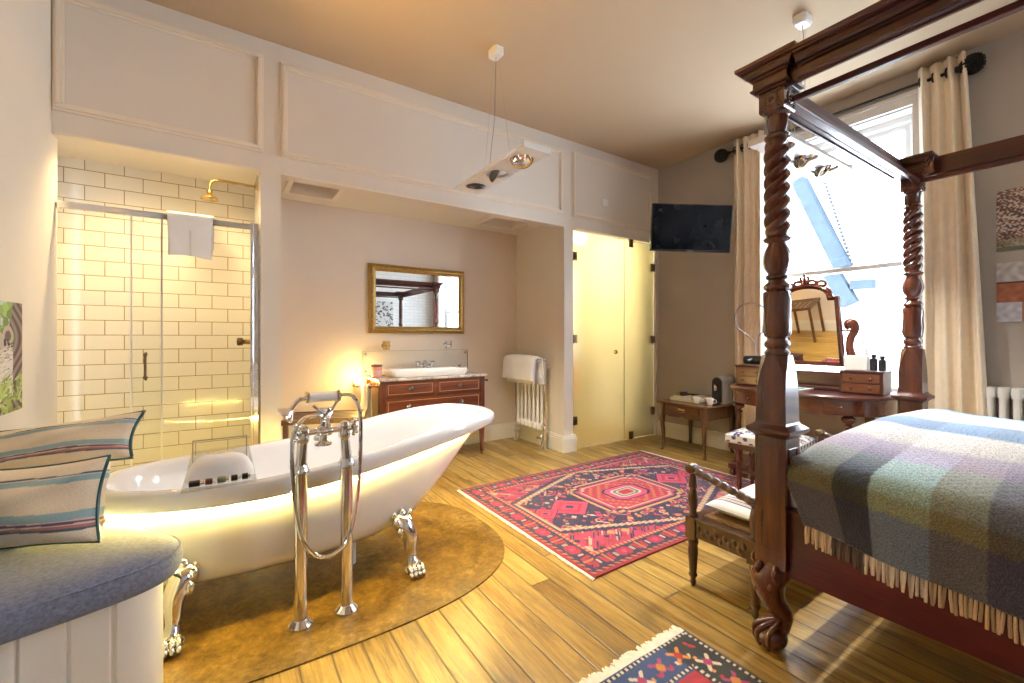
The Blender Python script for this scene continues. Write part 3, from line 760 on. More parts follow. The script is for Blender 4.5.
# ================================================================== SHOWER
sh = thing('shower_enclosure', 'glass shower enclosure with chrome top rail and sliding door', 'shower screen', (-.3, 3.52, 0))
B(XL + .004, .192, 3.505, 3.540, 1.945, 1.985).build('top_rail', 'chrome', sh, smooth=None, bevel=.006)
m = MB(); m.box(.146, .196, 3.49, 3.548, 0.0, 1.99); m.box(.158, .166, 3.484, 3.49, 0.02, 1.98); m.build('side_post', 'chrome', sh, smooth=None, bevel=.006)
B(XL + .004, -.332, 3.526, 3.532, .04, 1.947).build('fixed_pane', 'pane', sh, smooth=None)
dr = B(-.478, .146, 3.510, 3.516, .04, 1.947).build('sliding_door', 'pane', sh, smooth=None)
m = MB(); m.box(-.484, -.476, 3.506, 3.520, .04, 1.947); m.box(-.340, -.330, 3.522, 3.536, .04, 1.947); m.build('edge_seal', 'grey_seal' if 'grey_seal' in M else 'white_plastic', sh, smooth=None)
m = MB(); m.tube(catmull([(-.41, 3.505, 1.10), (-.41, 3.485, 1.085), (-.41, 3.475, 1.05), (-.41, 3.480, 1.0), (-.41, 3.478, .96), (-.41, 3.495, .94), (-.41, 3.506, .935)], 5, False), .007, 10); m.ball((-.41, 3.485, 1.09), .011, 10, 6); m.ball((-.41, 3.482, .95), .012, 10, 6); m.build('door_handle', 'bronze', dr)
B(XL + .004, .196, 3.47, 3.56, 0, .04).build('threshold', 'white_paint', sh, smooth=None, bevel=.005)
# towel over the rail
def drape(name, mat, label, pts, wfn, n=40, group=None, thick=.010, cat='towel', wav=.004):
    """cloth hung along a profile: pts = cross-section polyline, wfn(t, s) -> 3D point"""
    m = MB(); m.grid(lambda u, v: wfn(u, v), n, len(pts) * 6)
    o = m.build(name, mat, None, smooth=180, solid=thick); tag(o, label, cat, group); return o
prof = catmull([(3.568, 1.78), (3.566, 1.90), (3.562, 1.975), (3.545, 1.999), (3.520, 2.003), (3.497, 1.993), (3.488, 1.96), (3.485, 1.88), (3.484, 1.80), (3.484, 1.715)], 5, False)
def wf(u, v):
    i = min(int(v * (len(prof) - 1)), len(prof) - 2); t = v * (len(prof) - 1) - i
    y, z = lerp(prof[i][0], prof[i + 1][0], t), lerp(prof[i][1], prof[i + 1][1], t)
    x = lerp(-.305, -.066, u) + .006 * sin(v * 5) * (1 if u > .5 else -1)
    k = max(0, v - .6)
    return (x, y - .012 * k * (1 + sin(u * 11)), z + (.012 * sin(u * 3.1 + .4) * k * 2.4 - .010 * u * k))
drape('hanging_towel', 'towel', 'white hand towel hung over the chrome shower rail', prof, wf, 30, thick=.009)
r = thing('overhead_shower', 'antique brass shower rose on a curved arm from the tiled side wall', 'shower', (.195, 3.80, 2.335))
m = MB(); m.tube(catmull([(.197, 3.80, 2.335), (.05, 3.80, 2.338), (-.04, 3.80, 2.337), (-.08, 3.80, 2.32), (-.092, 3.80, 2.28), (-.092, 3.80, 2.25)], 6, False), .009, 12); m.lathe([(.03, .198), (.028, .190), (.012, .183)], (0, 3.80, 2.335), 18, 'x'); m.build('arm', 'brass', r)
m = MB(); m.lathe([(.010, 2.262), (.018, 2.256), (.020, 2.24), (.014, 2.232), (.022, 2.222), (.046, 2.205), (.055, 2.192), (.052, 2.184), (.005, 2.182)], (-.092, 3.80, 0), 24); m.build('rose', 'brass', r)
r = thing('shower_valve', 'small brass shower tap on the cream tiles', 'shower tap', (.195, 3.80, 1.16))
m = MB(); m.lathe([(.04, .199), (.04, .19), (.022, .18), (.02, .12), (.012, .11)], (0, 3.80, 1.165), 20, 'x'); m.build('valve_body', 'brass', r)
m = MB(); m.lathe([(.012, .115), (.028, .112), (.030, .085), (.026, .075), (.004, .072)], (0, 3.80, 1.165), 8, 'x'); m.build('handle', 'bronze', r)
# two lights added out of sight behind the lintel, to light the shower
for x in (-.55, -.1):
    r = thing('added_downlight', 'added round light out of sight over the shower, %s of two' % ('left' if x < -.3 else 'right'), 'ceiling light', (x, 3.63, 2.42))
    MB().lathe([(.045, 2.421), (.045, 2.414), (.034, 2.412), (.034, 2.421)], (x, 3.63, 0), 24).build('ring', 'chrome', r); MB().lathe([(.033, 2.419), (.004, 2.416)], (x, 3.63, 0), 20).build('lens', 'bulb', r)
    spot('added_shower_lamp', (x, 3.63, 2.40), (x, 3.80, 0), 19, WARM, 140, 1.0, .04)

# ================================================================== BASIN BAY
YW = 4.33
r = thing('gilt_mirror', 'wide gilt framed mirror on the bay wall above the wash stand', 'mirror', (1.69, YW, 1.24))
x0, x1, z0, z1 = 1.175, 2.215, 1.238, 1.925
def mitre(m, x0, x1, z0, z1, prof):
    """picture frame: prof = (inset, depth) pairs swept round the rectangle, back at YW"""
    rings = []
    for px, pz, sx, sz in ((x0, z0, 1, 1), (x1, z0, -1, 1), (x1, z1, -1, -1), (x0, z1, 1, -1)):
        rings.append([(px + sx * i, YW - d, pz + sz * i) for i, d in prof])
    return m.loft(rings, closed=True, cap=False)
m = MB(); mitre(m, x0, x1, z0, z1, [(0, .004), (0, .030), (.008, .036), (.016, .030), (.028, .042), (.040, .044), (.050, .030), (.060, .026), (.068, .020), (.070, .006)]); m.build('frame', 'gilt', r, smooth=30)
m = MB()
n_ = 46
for k in range(n_):
    x = lerp(x0 + .012, x1 - .012, k / (n_ - 1)); m.ball((x, YW - .036, z1 - .012), .008, 6, 4); m.ball((x, YW - .036, z0 + .012), .008, 6, 4)
for k in range(1, 29):
    z = lerp(z0 + .012, z1 - .012, k / 29); m.ball((x0 + .012, YW - .036, z), .008, 6, 4); m.ball((x1 - .012, YW - .036, z), .008, 6, 4)
m.build('beading', 'gilt', r)
B(x0 + .066, x1 - .066, YW - .016, YW - .008, z0 + .066, z1 - .066).build('mirror_glass', 'mirror', r, smooth=None)

v = thing('wash_stand', 'red mahogany wash stand with inlaid drawers and marble top', 'wash stand', (1.68, 4.08, 0))
vx0, vx1, vy0, vy1 = 1.145, 2.215, 3.845, 4.315
m = MB(); m.box(vx0 + .02, vx1 - .02, vy0 + .012, vy1, .27, .80)
m.build('carcass', 'inlaid', v, smooth=None, bevel=.004)
for lx in (vx0, vx1 - .045):
    for ly in (vy0, vy1 - .045):
        m = MB(); cxx, cyy = lx + .0225, ly + .0225
        def sq(h, z): return [(cxx - h, cyy - h, z), (cxx + h, cyy - h, z), (cxx + h, cyy + h, z), (cxx - h, cyy + h, z)]
        m.loft([sq(.0225, .80), sq(.0225, .27), sq(.013, .06), sq(.015, .055), sq(.015, .04), sq(.010, .035)])
        g = m.build('leg', 'mahogany_z', v, smooth=None, bevel=.002)
        MB().lathe([(.004, -.006), (.017, -.006), (.019, 0), (.017, .006), (.004, .006)], (cxx, cyy, .020), 16, 'x').build('castor', 'brass', g)
def drawer(x0, x1, z0, z1, nk):
    d = B(x0, x1, vy0 - .002, vy0 + .02, z0, z1).build('drawer', 'inlaid', v, smooth=None, bevel=.003)
    m = MB(); i, w_ = .018, .004; y0, y1 = vy0 - .0035, vy0 - .001
    m.box(x0 + i, x1 - i, y0, y1, z0 + i, z0 + i + w_); m.box(x0 + i, x1 - i, y0, y1, z1 - i - w_, z1 - i); m.box(x0 + i, x0 + i + w_, y0, y1, z0 + i, z1 - i); m.box(x1 - i - w_, x1 - i, y0, y1, z0 + i, z1 - i)
    m.build('inlay_line', 'inlay', d, smooth=None)
    for k in range(nk):
        x = (x0 + x1) / 2 if nk == 1 else lerp(x0, x1, (.22, .78)[k]); z = (z0 + z1) / 2
        h = MB(); h.lathe([(.021, 0), (.022, .003), (.016, .006), (.008, .008), (.008, .018), (.012, .024), (.004, .03)], (0, 0, 0), 18, 'y')
        h.v = [(a + x, vy0 - .003 - b, c_ + z) for a, b, c_ in h.v]; h.build('knob', 'gunmetal', d)
xm = (vx0 + vx1) / 2
drawer(vx0 + .055, xm - .018, .660, .785, 1); drawer(xm + .018, vx1 - .055, .660, .785, 1)
drawer(vx0 + .055, vx1 - .055, .485, .635, 2); drawer(vx0 + .055, vx1 - .055, .300, .460, 2)
MB().box(vx0 - .02, vx1 + .02, vy0 - .02, vy1 + .01, .80, .824).build('marble_top', 'marble', v, smooth=None, bevel=.006)
m = MB()
for y in (3.93, 4.17): m.tube([(vx0 + .02, y, .752), (vx0 - .07, y, .752)], .006, 8); m.lathe([(.015, 0), (.015, -.006), (.006, -.01)], (vx0, y, .752), 12, 'x')
m.tube([(vx0 - .066, 3.90, .752), (vx0 - .066, 4.20, .752)], .007, 10); m.ball((vx0 - .066, 3.895, .752), .012, 10, 6); m.ball((vx0 - .066, 4.205, .752), .012, 10, 6)
m.build('towel_rail', 'bronze', v)
m = MB()
for y in (3.93, 4.17): m.tube([(vx1 - .02, y, .752), (vx1 + .06, y, .752)], .006, 8)
m.tube([(vx1 + .056, 3.90, .752), (vx1 + .056, 4.20, .752)], .007, 10); m.ball((vx1 + .056, 3.895, .752), .012, 10, 6); m.ball((vx1 + .056, 4.205, .752), .012, 10, 6)
m.build('towel_rail', 'bronze', v)
# basin
bs = thing('basin', 'white rectangular ceramic basin sitting on the marble top', 'basin', (1.66, 4.06, .824))
def rr(x0, x1, y0, y1, z, r, k=5):
    out = []
    for cx, cy, a0 in ((x1 - r, y1 - r, 0), (x0 + r, y1 - r, 90), (x0 + r, y0 + r, 180), (x1 - r, y0 + r, 270)):
        for j in range(k + 1):
            a = math.radians(a0 + 90 * j / k); out.append((cx + r * cos(a), cy + r * sin(a), z))
    return out
bx0, bx1, by0, by1 = 1.275, 2.05, 3.885, 4.225
m = MB(); m.loft([rr(bx0 + .02, bx1 - .02, by0 + .02, by1 - .02, .825, .03), rr(bx0, bx1, by0, by1, .86, .03), rr(bx0, bx1, by0, by1, .885, .03), rr(bx0 + .004, bx1 - .004, by0 + .004, by1 - .004, .889, .03), rr(bx0 + .03, bx1 - .03, by0 + .03, by1 - .10, .887, .03), rr(bx0 + .05, bx1 - .05, by0 + .05, by1 - .12, .845, .04), rr(bx0 + .12, bx1 - .12, by0 + .09, by1 - .16, .836, .04)])
m.build('bowl', 'ceramic', bs, smooth=40)
m = MB(); m.lathe([(.004, .8365), (.02, .8375), (.02, .842), (.004, .843)], (1.66, 4.03, 0), 18); m.build('waste', 'chrome', bs)
t = thing('basin_tap', 'chrome cross handled tap at the back of the white basin', 'tap', (1.70, 4.17, .889))
m = MB(); m.lathe([(.026, .889), (.026, .897), (.018, .902), (.016, .945), (.02, .952), (.012, .962)], (1.70, 4.17, 0), 18); m.tube(catmull([(1.70, 4.17, .925), (1.70, 4.12, .935), (1.70, 4.07, .925), (1.70, 4.055, .905)], 5, False), .011, 12); m.tube([(1.62, 4.17, .915), (1.78, 4.17, .915)], .010, 12); m.build('spout', 'chrome', t)
for x in (1.625, 1.775):
    m = MB(); m.lathe([(.022, .889), (.022, .897), (.013, .903), (.013, .935), (.016, .94), (.008, .95)], (x, 4.17, 0), 16)
    for a in range(4): m.tube([(x, 4.17, .945), (x + .032 * cos(a * PI / 2 + .5), 4.17 + .032 * sin(a * PI / 2 + .5), .947)], [.007, .0055], 8); m.ball((x + .033 * cos(a * PI / 2 + .5), 4.17 + .033 * sin(a * PI / 2 + .5), .947), .008, 8, 5)
    m.ball((x, 4.17, .953), .009, 8, 5); m.build('cross_handle', 'chrome', t)
s_ = thing('splash_panel', 'clear glass splash panel fixed to the bay wall behind the basin', 'splashback', (1.68, YW, .83))
B(1.115, 2.265, YW - .018, YW - .012, .832, 1.062).build('glass_sheet', 'splash', s_, smooth=None)
m = MB(); a, b, c_, d = 1.115, 2.265, .832, 1.062
for q in ((a, b, d - .003, d), (a, a + .003, c_, d), (b - .003, b, c_, d)): m.box(q[0], q[1], YW - .0185, YW - .0115, q[2], q[3])
m.build('polished_edge', 'grey_plastic', s_, smooth=None)
for x, z in ((1.145, 1.03), (2.235, 1.03), (1.145, .865), (2.235, .865)):
    m = MB(); m.lathe([(.004, -.001), (.011, -.001), (.011, .022), (.004, .024)], (0, 0, 0), 14, 'y'); m.v = [(p + x, YW - q, z + w_) for p, q, w_ in m.v]; m.build('stud', 'chrome', s_)
j = thing('candle_jar', 'pink wax candle in a glass jar with pale label at the left of the basin', 'candle', (1.19, 4.10, .824))
MB().lathe([(.046, .825), (.050, .829), (.050, .918), (.046, .922)], (1.19, 4.10, 0), 28).build('wax', 'pink_wax', j)
MB().lathe([(.0505, .840), (.0515, .842), (.0515, .885), (.0505, .887)], (1.19, 4.10, 0), 28).build('label_band', plain('pale pink label', (.80, .52, .48), .6), j)
MB().lathe([(.047, .920), (.0525, .922), (.0525, .938), (.049, .94), (.004, .941)], (1.19, 4.10, 0), 28).build('rim', plain('brown jar lid', (.24, .12, .08), .35), j)
j = thing('soap_bottle', 'small dark teal bottle on the marble top right of the basin', 'bottle', (2.105, 4.20, .824))
MB().lathe([(.030, .824), (.045, .828), (.040, .855), (.020, .885), (.012, .892), (.012, .90)], (2.105, 4.20, 0), 20).build('bottle', 'teal', j); MB().lathe([(.014, .90), (.014, .918), (.006, .922)], (2.105, 4.20, 0), 14).build('stopper', 'chrome', j)
for x, nm, lb, cm in ((1.325, 'cup_holder', 'brass cup holder on the bay wall above the pink candle', 'brass'), (1.995, 'cup_holder', 'wall holder with a clear tumbler above the right of the basin', 'chrome')):
    h = thing(nm, lb, 'holder', (x, YW, 1.125))
    m = MB(); m.lathe([(.022, 0), (.022, -.006), (.010, -.012)], (x, YW, 1.115), 16, 'y'); m.tube([(x, YW - .008, 1.115), (x, YW - .06, 1.115)], .007, 8)
    ring_ = [(x + .036 * cos(2 * PI * k / 24), YW - .095 + .036 * sin(2 * PI * k / 24), 1.115) for k in range(24)]; m.tube(ring_, .005, 8, closed=True); m.build('bracket', cm, h)
    MB().lathe([(.024, 1.070), (.030, 1.074), (.035, 1.16), (.033, 1.16), (.027, 1.080), (.004, 1.078)], (x, YW - .095, 0), 22).build('cup', cm if cm == 'brass' else 'acrylic', h)
# warm little wall lamp and hanging towel beside the wash stand
wl = thing('wall_lamp', 'small glowing globe lamp low on the wall left of the wash stand', 'lamp', (1.050, YW, .745))
m = MB(); m.lathe([(.03, 0), (.03, -.008), (.012, -.016)], (1.050, YW, .745), 18, 'y'); m.tube([(1.050, YW - .01, .745), (1.050, YW - .09, .745)], .008, 10); m.lathe([(.008, .720), (.022, .725), (.024, .745), (.01, .750)], (1.050, YW - .095, 0), 16); m.build('bracket', 'brass', wl)
MB().ball((1.050, YW - .095, .783), .034, 18, 12).build('globe', 'globe', wl)
prof2 = catmull([(.988 + .04, .46), (1.062, .60), (1.066, .74), (1.072, .763), (1.081, .766), (1.092, .757), (1.096, .70), (1.10, .56), (1.10, .44)], 5, False)
def wf2(u, v):
    i = min(int(v * (len(prof2) - 1)), len(prof2) - 2); t = v * (len(prof2) - 1) - i
    x, z = lerp(prof2[i][0], prof2[i + 1][0], t), lerp(prof2[i][1], prof2[i + 1][1], t)
    return (x + .004 * sin(u * 9), lerp(3.945, 4.155, u), z)
drape('hanging_towel', 'towel', 'small white towel hanging from the left side rail of the wash stand', prof2, wf2, 20, thick=.008)
# dark slatted stool behind the taps
st = thing('slatted_stool', 'dark slatted wooden stool half hidden behind the bath taps', 'stool', (.70, 3.80, 0), math.radians(-18))
m = MB()
for y in (-.20, .17): m.box(-.30, .30, y, y + .03, .525, .565)
for x in (-.30, .27): m.box(x, x + .03, -.17, .17, .525, .565)
m.build('frame', 'teak', st, local=True, smooth=None, bevel=.004)
for k in range(5): B(-.27, .27, -.158 + k * .066, -.158 + k * .066 + .045, .545, .560).build('slat', 'teak', st, local=True, smooth=None, bevel=.003)
for x in (-.29, .255):
    for y in (-.19, .16):
        B(x, x + .035, y, y + .035, 0, .527).build('leg', 'teak', st, local=True, smooth=None, bevel=.004)
# towel radiator against the side of the bay
tr = thing('towel_radiator', 'chrome towel rail with a white column radiator by the bay side wall', 'radiator', (2.83, 3.90, 0))
for y in (3.64, 4.18):
    m = MB(); m.lathe([(.034, 0), (.034, .008), (.02, .016), (.018, .03)], (2.83, y, 0), 18); m.tube([(2.83, y, .02), (2.83, y, .955)], .015, 14)
    for z in (.24, .70, .955): m.ball((2.83, y, z), .024, 12, 8)
    m.tube([(2.83, y, .955), (2.735, y, .955)], .012, 12); m.ball((2.735, y, .955), .02, 12, 8)
    m.tube([(2.83, y, .90), (2.898, y, .90)], .010, 10)
    m.build('post', 'chrome', tr)
    m = MB(); m.tube([(2.83, y + (.05 if y < 3.9 else -.05), 0), (2.83, y + (.05 if y < 3.9 else -.05), .15)], .011, 10); m.lathe([(.018, .10), (.022, .11), (.022, .145), (.014, .16)], (2.83, y + (.05 if y < 3.9 else -.05), 0), 14); m.tube([(2.83, y + (.05 if y < 3.9 else -.05), .13), (2.77, y + (.05 if y < 3.9 else -.05), .13)], [.012, .016], 12); m.build('valve', 'chrome', tr)
m = MB(); m.tube([(2.735, 3.60, .955), (2.735, 4.22, .955)], .014, 14); m.ball((2.735, 3.595, .955), .02, 10, 7); m.ball((2.735, 4.225, .955), .02, 10, 7); m.build('top_rail', 'chrome', tr)
m = MB(); m.tube([(2.83, 3.64, .24), (2.83, 4.18, .24)], .013, 12); m.build('lower_rail', 'chrome', tr)
for k in range(6):
    y = 3.725 + k * .074
    m = MB()
    for x in (2.80, 2.855): m.tube([(x, y, .25), (x, y, .80)], .015, 10)
    m.lathe([(.006, .20), (.026, .21), (.032, .25), (.026, .28)], (2.828, y, 0), 12, sx=1.4); m.lathe([(.026, .77), (.032, .80), (.026, .84), (.006, .85)], (2.828, y, 0), 12, sx=1.4)
    m.build('column', 'enamel', tr)
prof3 = catmull([(2.79, .70), (2.785, .82), (2.775, .94), (2.755, .985), (2.730, .995), (2.702, .985), (2.682, .94), (2.672, .82), (2.668, .74)], 6, False)
prof4 = catmull([(2.775, .76), (2.772, .86), (2.765, .94), (2.752, .967), (2.735, .974), (2.716, .966), (2.704, .92), (2.697, .82), (2.694, .70)], 6, False)
def mkwf(pr, y0, y1, sag):
    def f(u, v):
        i = min(int(v * (len(pr) - 1)), len(pr) - 2); t = v * (len(pr) - 1) - i
        x, z = lerp(pr[i][0], pr[i + 1][0], t), lerp(pr[i][1], pr[i + 1][1], t); e = abs(2 * u - 1) ** 4
        return (x + .005 * sin(u * 12 + v * 4), lerp(y0, y1, u) - sag * (v - .5) * (u - .5), z - .02 * e * (1 - abs(2 * v - 1)) + .012 * sin(u * 4 + 1) * max(0, v - .7))
    return f
drape('bath_towel', 'towel', 'large white bath towel folded over the chrome towel rail, outer one', prof3, mkwf(prof3, 3.62, 4.22, .05), 26, thick=.022)
drape('bath_towel', 'towel', 'white towel beneath the outer one on the chrome towel rail', prof4, mkwf(prof4, 3.64, 4.16, 0), 26, thick=.012)
point('wall_lamp_light', (1.05, YW - .16, .80), 3.0, (1, .64, .16), .035)
# beyond the frosted glass
point('washroom_lamp', (3.75, 4.1, 2.45), 36, (1, .94, .66), .08)
r = thing('washroom_light', 'ceiling light glowing behind the frosted glass', 'ceiling light', (3.75, 4.1, 2.55)); MB().lathe([(.09, 2.55), (.09, 2.535), (.07, 2.53), (.07, 2.55)], (3.75, 4.1, 0), 24).build('ring', 'chrome', r); MB().lathe([(.069, 2.545), (.005, 2.535)], (3.75, 4.1, 0), 24).build('lens', 'bulb', r)
M['orange'] = plain('orange towel', (.72, .30, .05), .95, var=.06)
r = thing('washroom_rail', 'rail behind the frosted glass', 'towel rail', (3.95, 4.61, .95)); m = MB(); m.tube([(3.65, 4.56, .95), (4.25, 4.56, .95)], .012, 10); m.tube([(3.67, 4.56, .95), (3.67, 4.618, .95)], .010, 8); m.tube([(4.23, 4.56, .95), (4.23, 4.618, .95)], .010, 8); m.build('bar', 'chrome', r)
prof5 = catmull([(4.60, .55), (4.598, .90), (4.585, .965), (4.56, .972), (4.54, .96), (4.535, .80), (4.53, .40)], 6, False)
def wf5(u, v):
    i = min(int(v * (len(prof5) - 1)), len(prof5) - 2); t = v * (len(prof5) - 1) - i
    return (lerp(3.72, 4.12, u), lerp(prof5[i][0], prof5[i + 1][0], t) + .004 * sin(u * 12), lerp(prof5[i][1], prof5[i + 1][1], t))
drape('hanging_towel', 'orange', 'orange towel seen blurred through the frosted glass door', prof5, wf5, 16, thick=.01)

# ================================================================== TELEVISION AND TEA TABLE
tv = thing('television', 'flat black television on a wall bracket in the far corner', 'television', (3.858, 2.60, 2.28), rot=(math.radians(5), math.radians(1.5), math.radians(-33.5)))
B(-.3975, .3975, -.010, .03, -.232, .232).build('bezel', 'black', tv, local=True, smooth=None, bevel=.004)
B(-.385, .385, -.0125, -.009, -.212, .220).build('screen', 'screen', tv, local=True, smooth=None)
B(-.03, .03, -.013, -.009, -.229, -.222).build('logo_bar', 'grey_plastic', tv, local=True, smooth=None)
m = MB(); m.box(-.10, .10, .03, .05, -.10, .10); m.tube([(0, .05, 0), (.05, .35, .02), (.33, .345, .04), (.42, .37, .03)], .018, 10); m.box(-.16, .16, .03, .06, -.18, -.06)
m.build('bracket', 'black', tv, local=True, smooth=None)

tt = thing('tea_table', 'low brown oak table with one drawer and curved legs in the corner', 'table', (4.14, 2.72, 0))
ax0, ax1, ay0, ay1 = 3.885, 4.405, 2.47, 2.985
m = MB(); m.box(3.862, 4.42, 2.445, 3.018, .500, .520); m.build('table_top', 'oak_top', tt, smooth=None, bevel=.006)
m = MB(); m.box(4.40, 4.42, 2.45, 3.01, .520, .560); m.box(4.22, 4.40, 2.99, 3.01, .520, .552); m.box(4.40, 4.42, 2.45, 2.46, .520, .535); m.build('gallery', 'dark_oak', tt, smooth=None, bevel=.005)
def scallop(a, b, drop, n=24):
    top = [(a, .50), (b, .50)]
    low = [(lerp(b, a, k / n), .385 - drop * (abs(sin(PI * 2 * k / n)) ** .7) * (.3 + .7 * (1 if abs(k / n - .5) > .12 else 1.7)) * .5) for k in range(n + 1)]
    return top + low
m = MB(); m.prism(scallop(ay0, ay1, .035), ax0 + .01, ax0 + .03, 'x'); m.prism(scallop(ay0, ay1, .03), ax1 - .03, ax1 - .01, 'x')
m.prism(scallop(ax0, ax1, .03), ay0 + .01, ay0 + .03, 'y'); m.prism(scallop(ax0, ax1, .03), ay1 - .03, ay1 - .01, 'y'); m.build('apron', 'oak', tt, smooth=30)
d = B(ax0 - .002, ax0 + .02, ay0 + .07, ay1 - .07, .415, .488).build('drawer', 'oak_top', tt, smooth=None, bevel=.004)
m = MB(); yc = (ay0 + ay1) / 2; m.tube(catmull([(ax0 - .006, yc - .045, .455), (ax0 - .016, yc - .04, .44), (ax0 - .018, yc, .432), (ax0 - .016, yc + .04, .44), (ax0 - .006, yc + .045, .455)], 5, False), .004, 8); m.box(ax0 - .005, ax0 - .001, yc - .035, yc + .035, .448, .468); m.build('handle', 'brass', d)
for lx, sx in ((ax0 + .02, -1), (ax1 - .02, 1)):
    for ly, sy in ((ay0 + .02, -1), (ay1 - .02, 1)):
        m = MB(); rings = []
        for z, o_, h in ((.50, 0, .025), (.42, 0, .026), (.36, .006, .025), (.28, .006, .020), (.18, -.003, .016), (.08, -.006, .014), (.03, .002, .015), (.0, .012, .016)):
            cx, cy = lx + sx * o_, ly + sy * o_ * (.8)
            rings.append([(cx + a * h, cy + b * h, z) for a, b in ((-1, -.6), (-.6, -1), (.6, -1), (1, -.6), (1, .6), (.6, 1), (-.6, 1), (-1, .6))])
        m.loft(rings); m.build('leg', 'oak', tt, smooth=50)
tr_ = thing('tray', 'cream serving tray of tea sachets at the back of the tea table', 'tray', (4.17, 2.80, .52))
m = MB(); x0, x1, y0, y1 = 4.02, 4.30, 2.66, 2.965
m.box(x0, x1, y0, y1, .521, .527); m.box(x0, x0 + .008, y0, y1, .527, .552); m.box(x1 - .008, x1, y0, y1, .527, .552); m.box(x0, x1, y0, y0 + .008, .527, .552); m.box(x0, x1, y1 - .008, y1, .527, .552)
m.build('tray', 'paper', tr_, smooth=None, bevel=.003)
bx = thing('sachet_box', 'small cream box of lime and plum sachets on the tray', 'box', (4.12, 2.88, .528))
m = MB(); m.box(4.05, 4.19, 2.82, 2.945, .528, .532)
for a in ((4.05, 4.056, 2.82, 2.945), (4.184, 4.19, 2.82, 2.945), (4.05, 4.19, 2.82, 2.826), (4.05, 4.19, 2.939, 2.945)): m.box(*a, .532, .572)
m.build('box', 'paper', bx, smooth=None)
for k in range(7):
    t_ = k / 6; q = MB(); y = lerp(2.832, 2.925, t_); q.box(4.065, 4.175, y, y + .008, .534, .585 + .012 * ((k * 37) % 3))
    o = q.build('sachet', 'lime' if k > 2 else 'plum', None, smooth=None); tag(o, 'lime paper sachet standing in the small cream box' if k > 2 else 'plum paper sachet standing in the small cream box', 'sachet', 'lime sachets in the box' if k > 2 else 'plum sachets in the box')
def cup(loc, label):
    r = thing('tea_cup', label, 'cup', loc, group='white cups on the tea table'); x, y, z = loc
    MB().lathe([(.02, z + .001), (.024, z + .004), (.036, z + .05), (.039, z + .068), (.036, z + .068), (.03, z + .02), (.004, z + .012)], (x, y, 0), 24).build('cup', 'ceramic', r)
    m = MB(); m.tube(catmull([(x + .01, y - .033, z + .055), (x + .014, y - .058, z + .052), (x + .014, y - .058, z + .026), (x + .008, y - .028, z + .02)], 5, False), .0045, 8); m.build('handle', 'ceramic', r)
    return r
cup((4.0, 2.63, .521), 'white tea cup on the tea table, the left one of the pair')
cup((4.04, 2.515, .521), 'white tea cup on the tea table, the right one beside the coffee machine')
r = thing('book', 'cream booklet lying across the tray behind the cups', 'book', (4.24, 2.73, .553)); B(4.16, 4.33, 2.65, 2.80, .553, .565).build('pages', 'paper', r, smooth=None); B(4.158, 4.332, 2.648, 2.802, .565, .568).build('cover', plain('sage cover', (.45, .47, .30), .6), r, smooth=None)
cm = thing('coffee_machine', 'grey coffee machine with a black arched front on the tea table', 'coffee machine', (4.28, 2.515, .52))
def arch(y0, y1, z0, z1, k=14):
    r_ = (y1 - y0) / 2; return [(y0, z0), (y1, z0)] + [((y0 + y1) / 2 + r_ * cos(PI * j / k), z1 - r_ + r_ * sin(PI * j / k)) for j in range(k + 1)]
m = MB(); m.prism(arch(2.452, 2.575, .522, .80), 4.17, 4.395, 'x'); m.build('body', 'grey_plastic', cm, smooth=40, bevel=.006)
m = MB(); m.prism(arch(2.463, 2.564, .54, .789), 4.155, 4.172, 'x'); m.build('front_panel', 'black', cm, smooth=40, bevel=.003)
m = MB(); m.box(4.10, 4.16, 2.47, 2.56, .522, .545); m.build('drip_tray', 'black', cm, smooth=None, bevel=.004)
m = MB(); m.lathe([(.012, .66), (.016, .67), (.016, .70), (.010, .705)], (4.14, 2.515, 0), 14); m.box(4.13, 4.16, 2.503, 2.527, .70, .72); m.build('spout', 'chrome', cm)

# ================================================================== CURTAINS, POLE, RADIATOR, PICTURES
cp = thing('curtain_pole', 'black iron curtain pole with beaded finials above the window', 'curtain pole', (4.36, 1.65, 3.11))
m = MB(); m.tube([(4.36, .83, 3.11), (4.36, 2.50, 3.11)], .012, 14); m.build('pole', 'iron', cp)
for y, s_ in ((.83, -1), (2.50, 1)):
    m = MB(); m.tube([(4.36, y, 3.11), (4.36, y + s_ * .04, 3.11)], .022, 12)
    for i in range(9):
        t = -1 + 2 * (i + .5) / 9; rr_ = math.sqrt(max(0, 1 - t * t)); nn = max(5, int(16 * rr_))
        for j in range(nn):
            a = 2 * PI * (j + .5 * (i % 2)) / nn; m.ball((4.36 + .058 * rr_ * cos(a), y + s_ * (.085 + .06 * t), 3.11 + .058 * rr_ * sin(a)), .0125, 6, 4)
    m.ball((4.36, y + s_ * .085, 3.11), (.05, .055, .05), 14, 8); m.build('finial', 'iron', cp)
for y in (.86, 2.44):
    m = MB(); m.tube([(4.449, y, 3.11), (4.36, y, 3.11)], .010, 10); m.lathe([(.03, 4.449), (.03, 4.44), (.012, 4.435)], (0, y, 3.11), 14, 'x'); m.build('bracket', 'iron', cp)
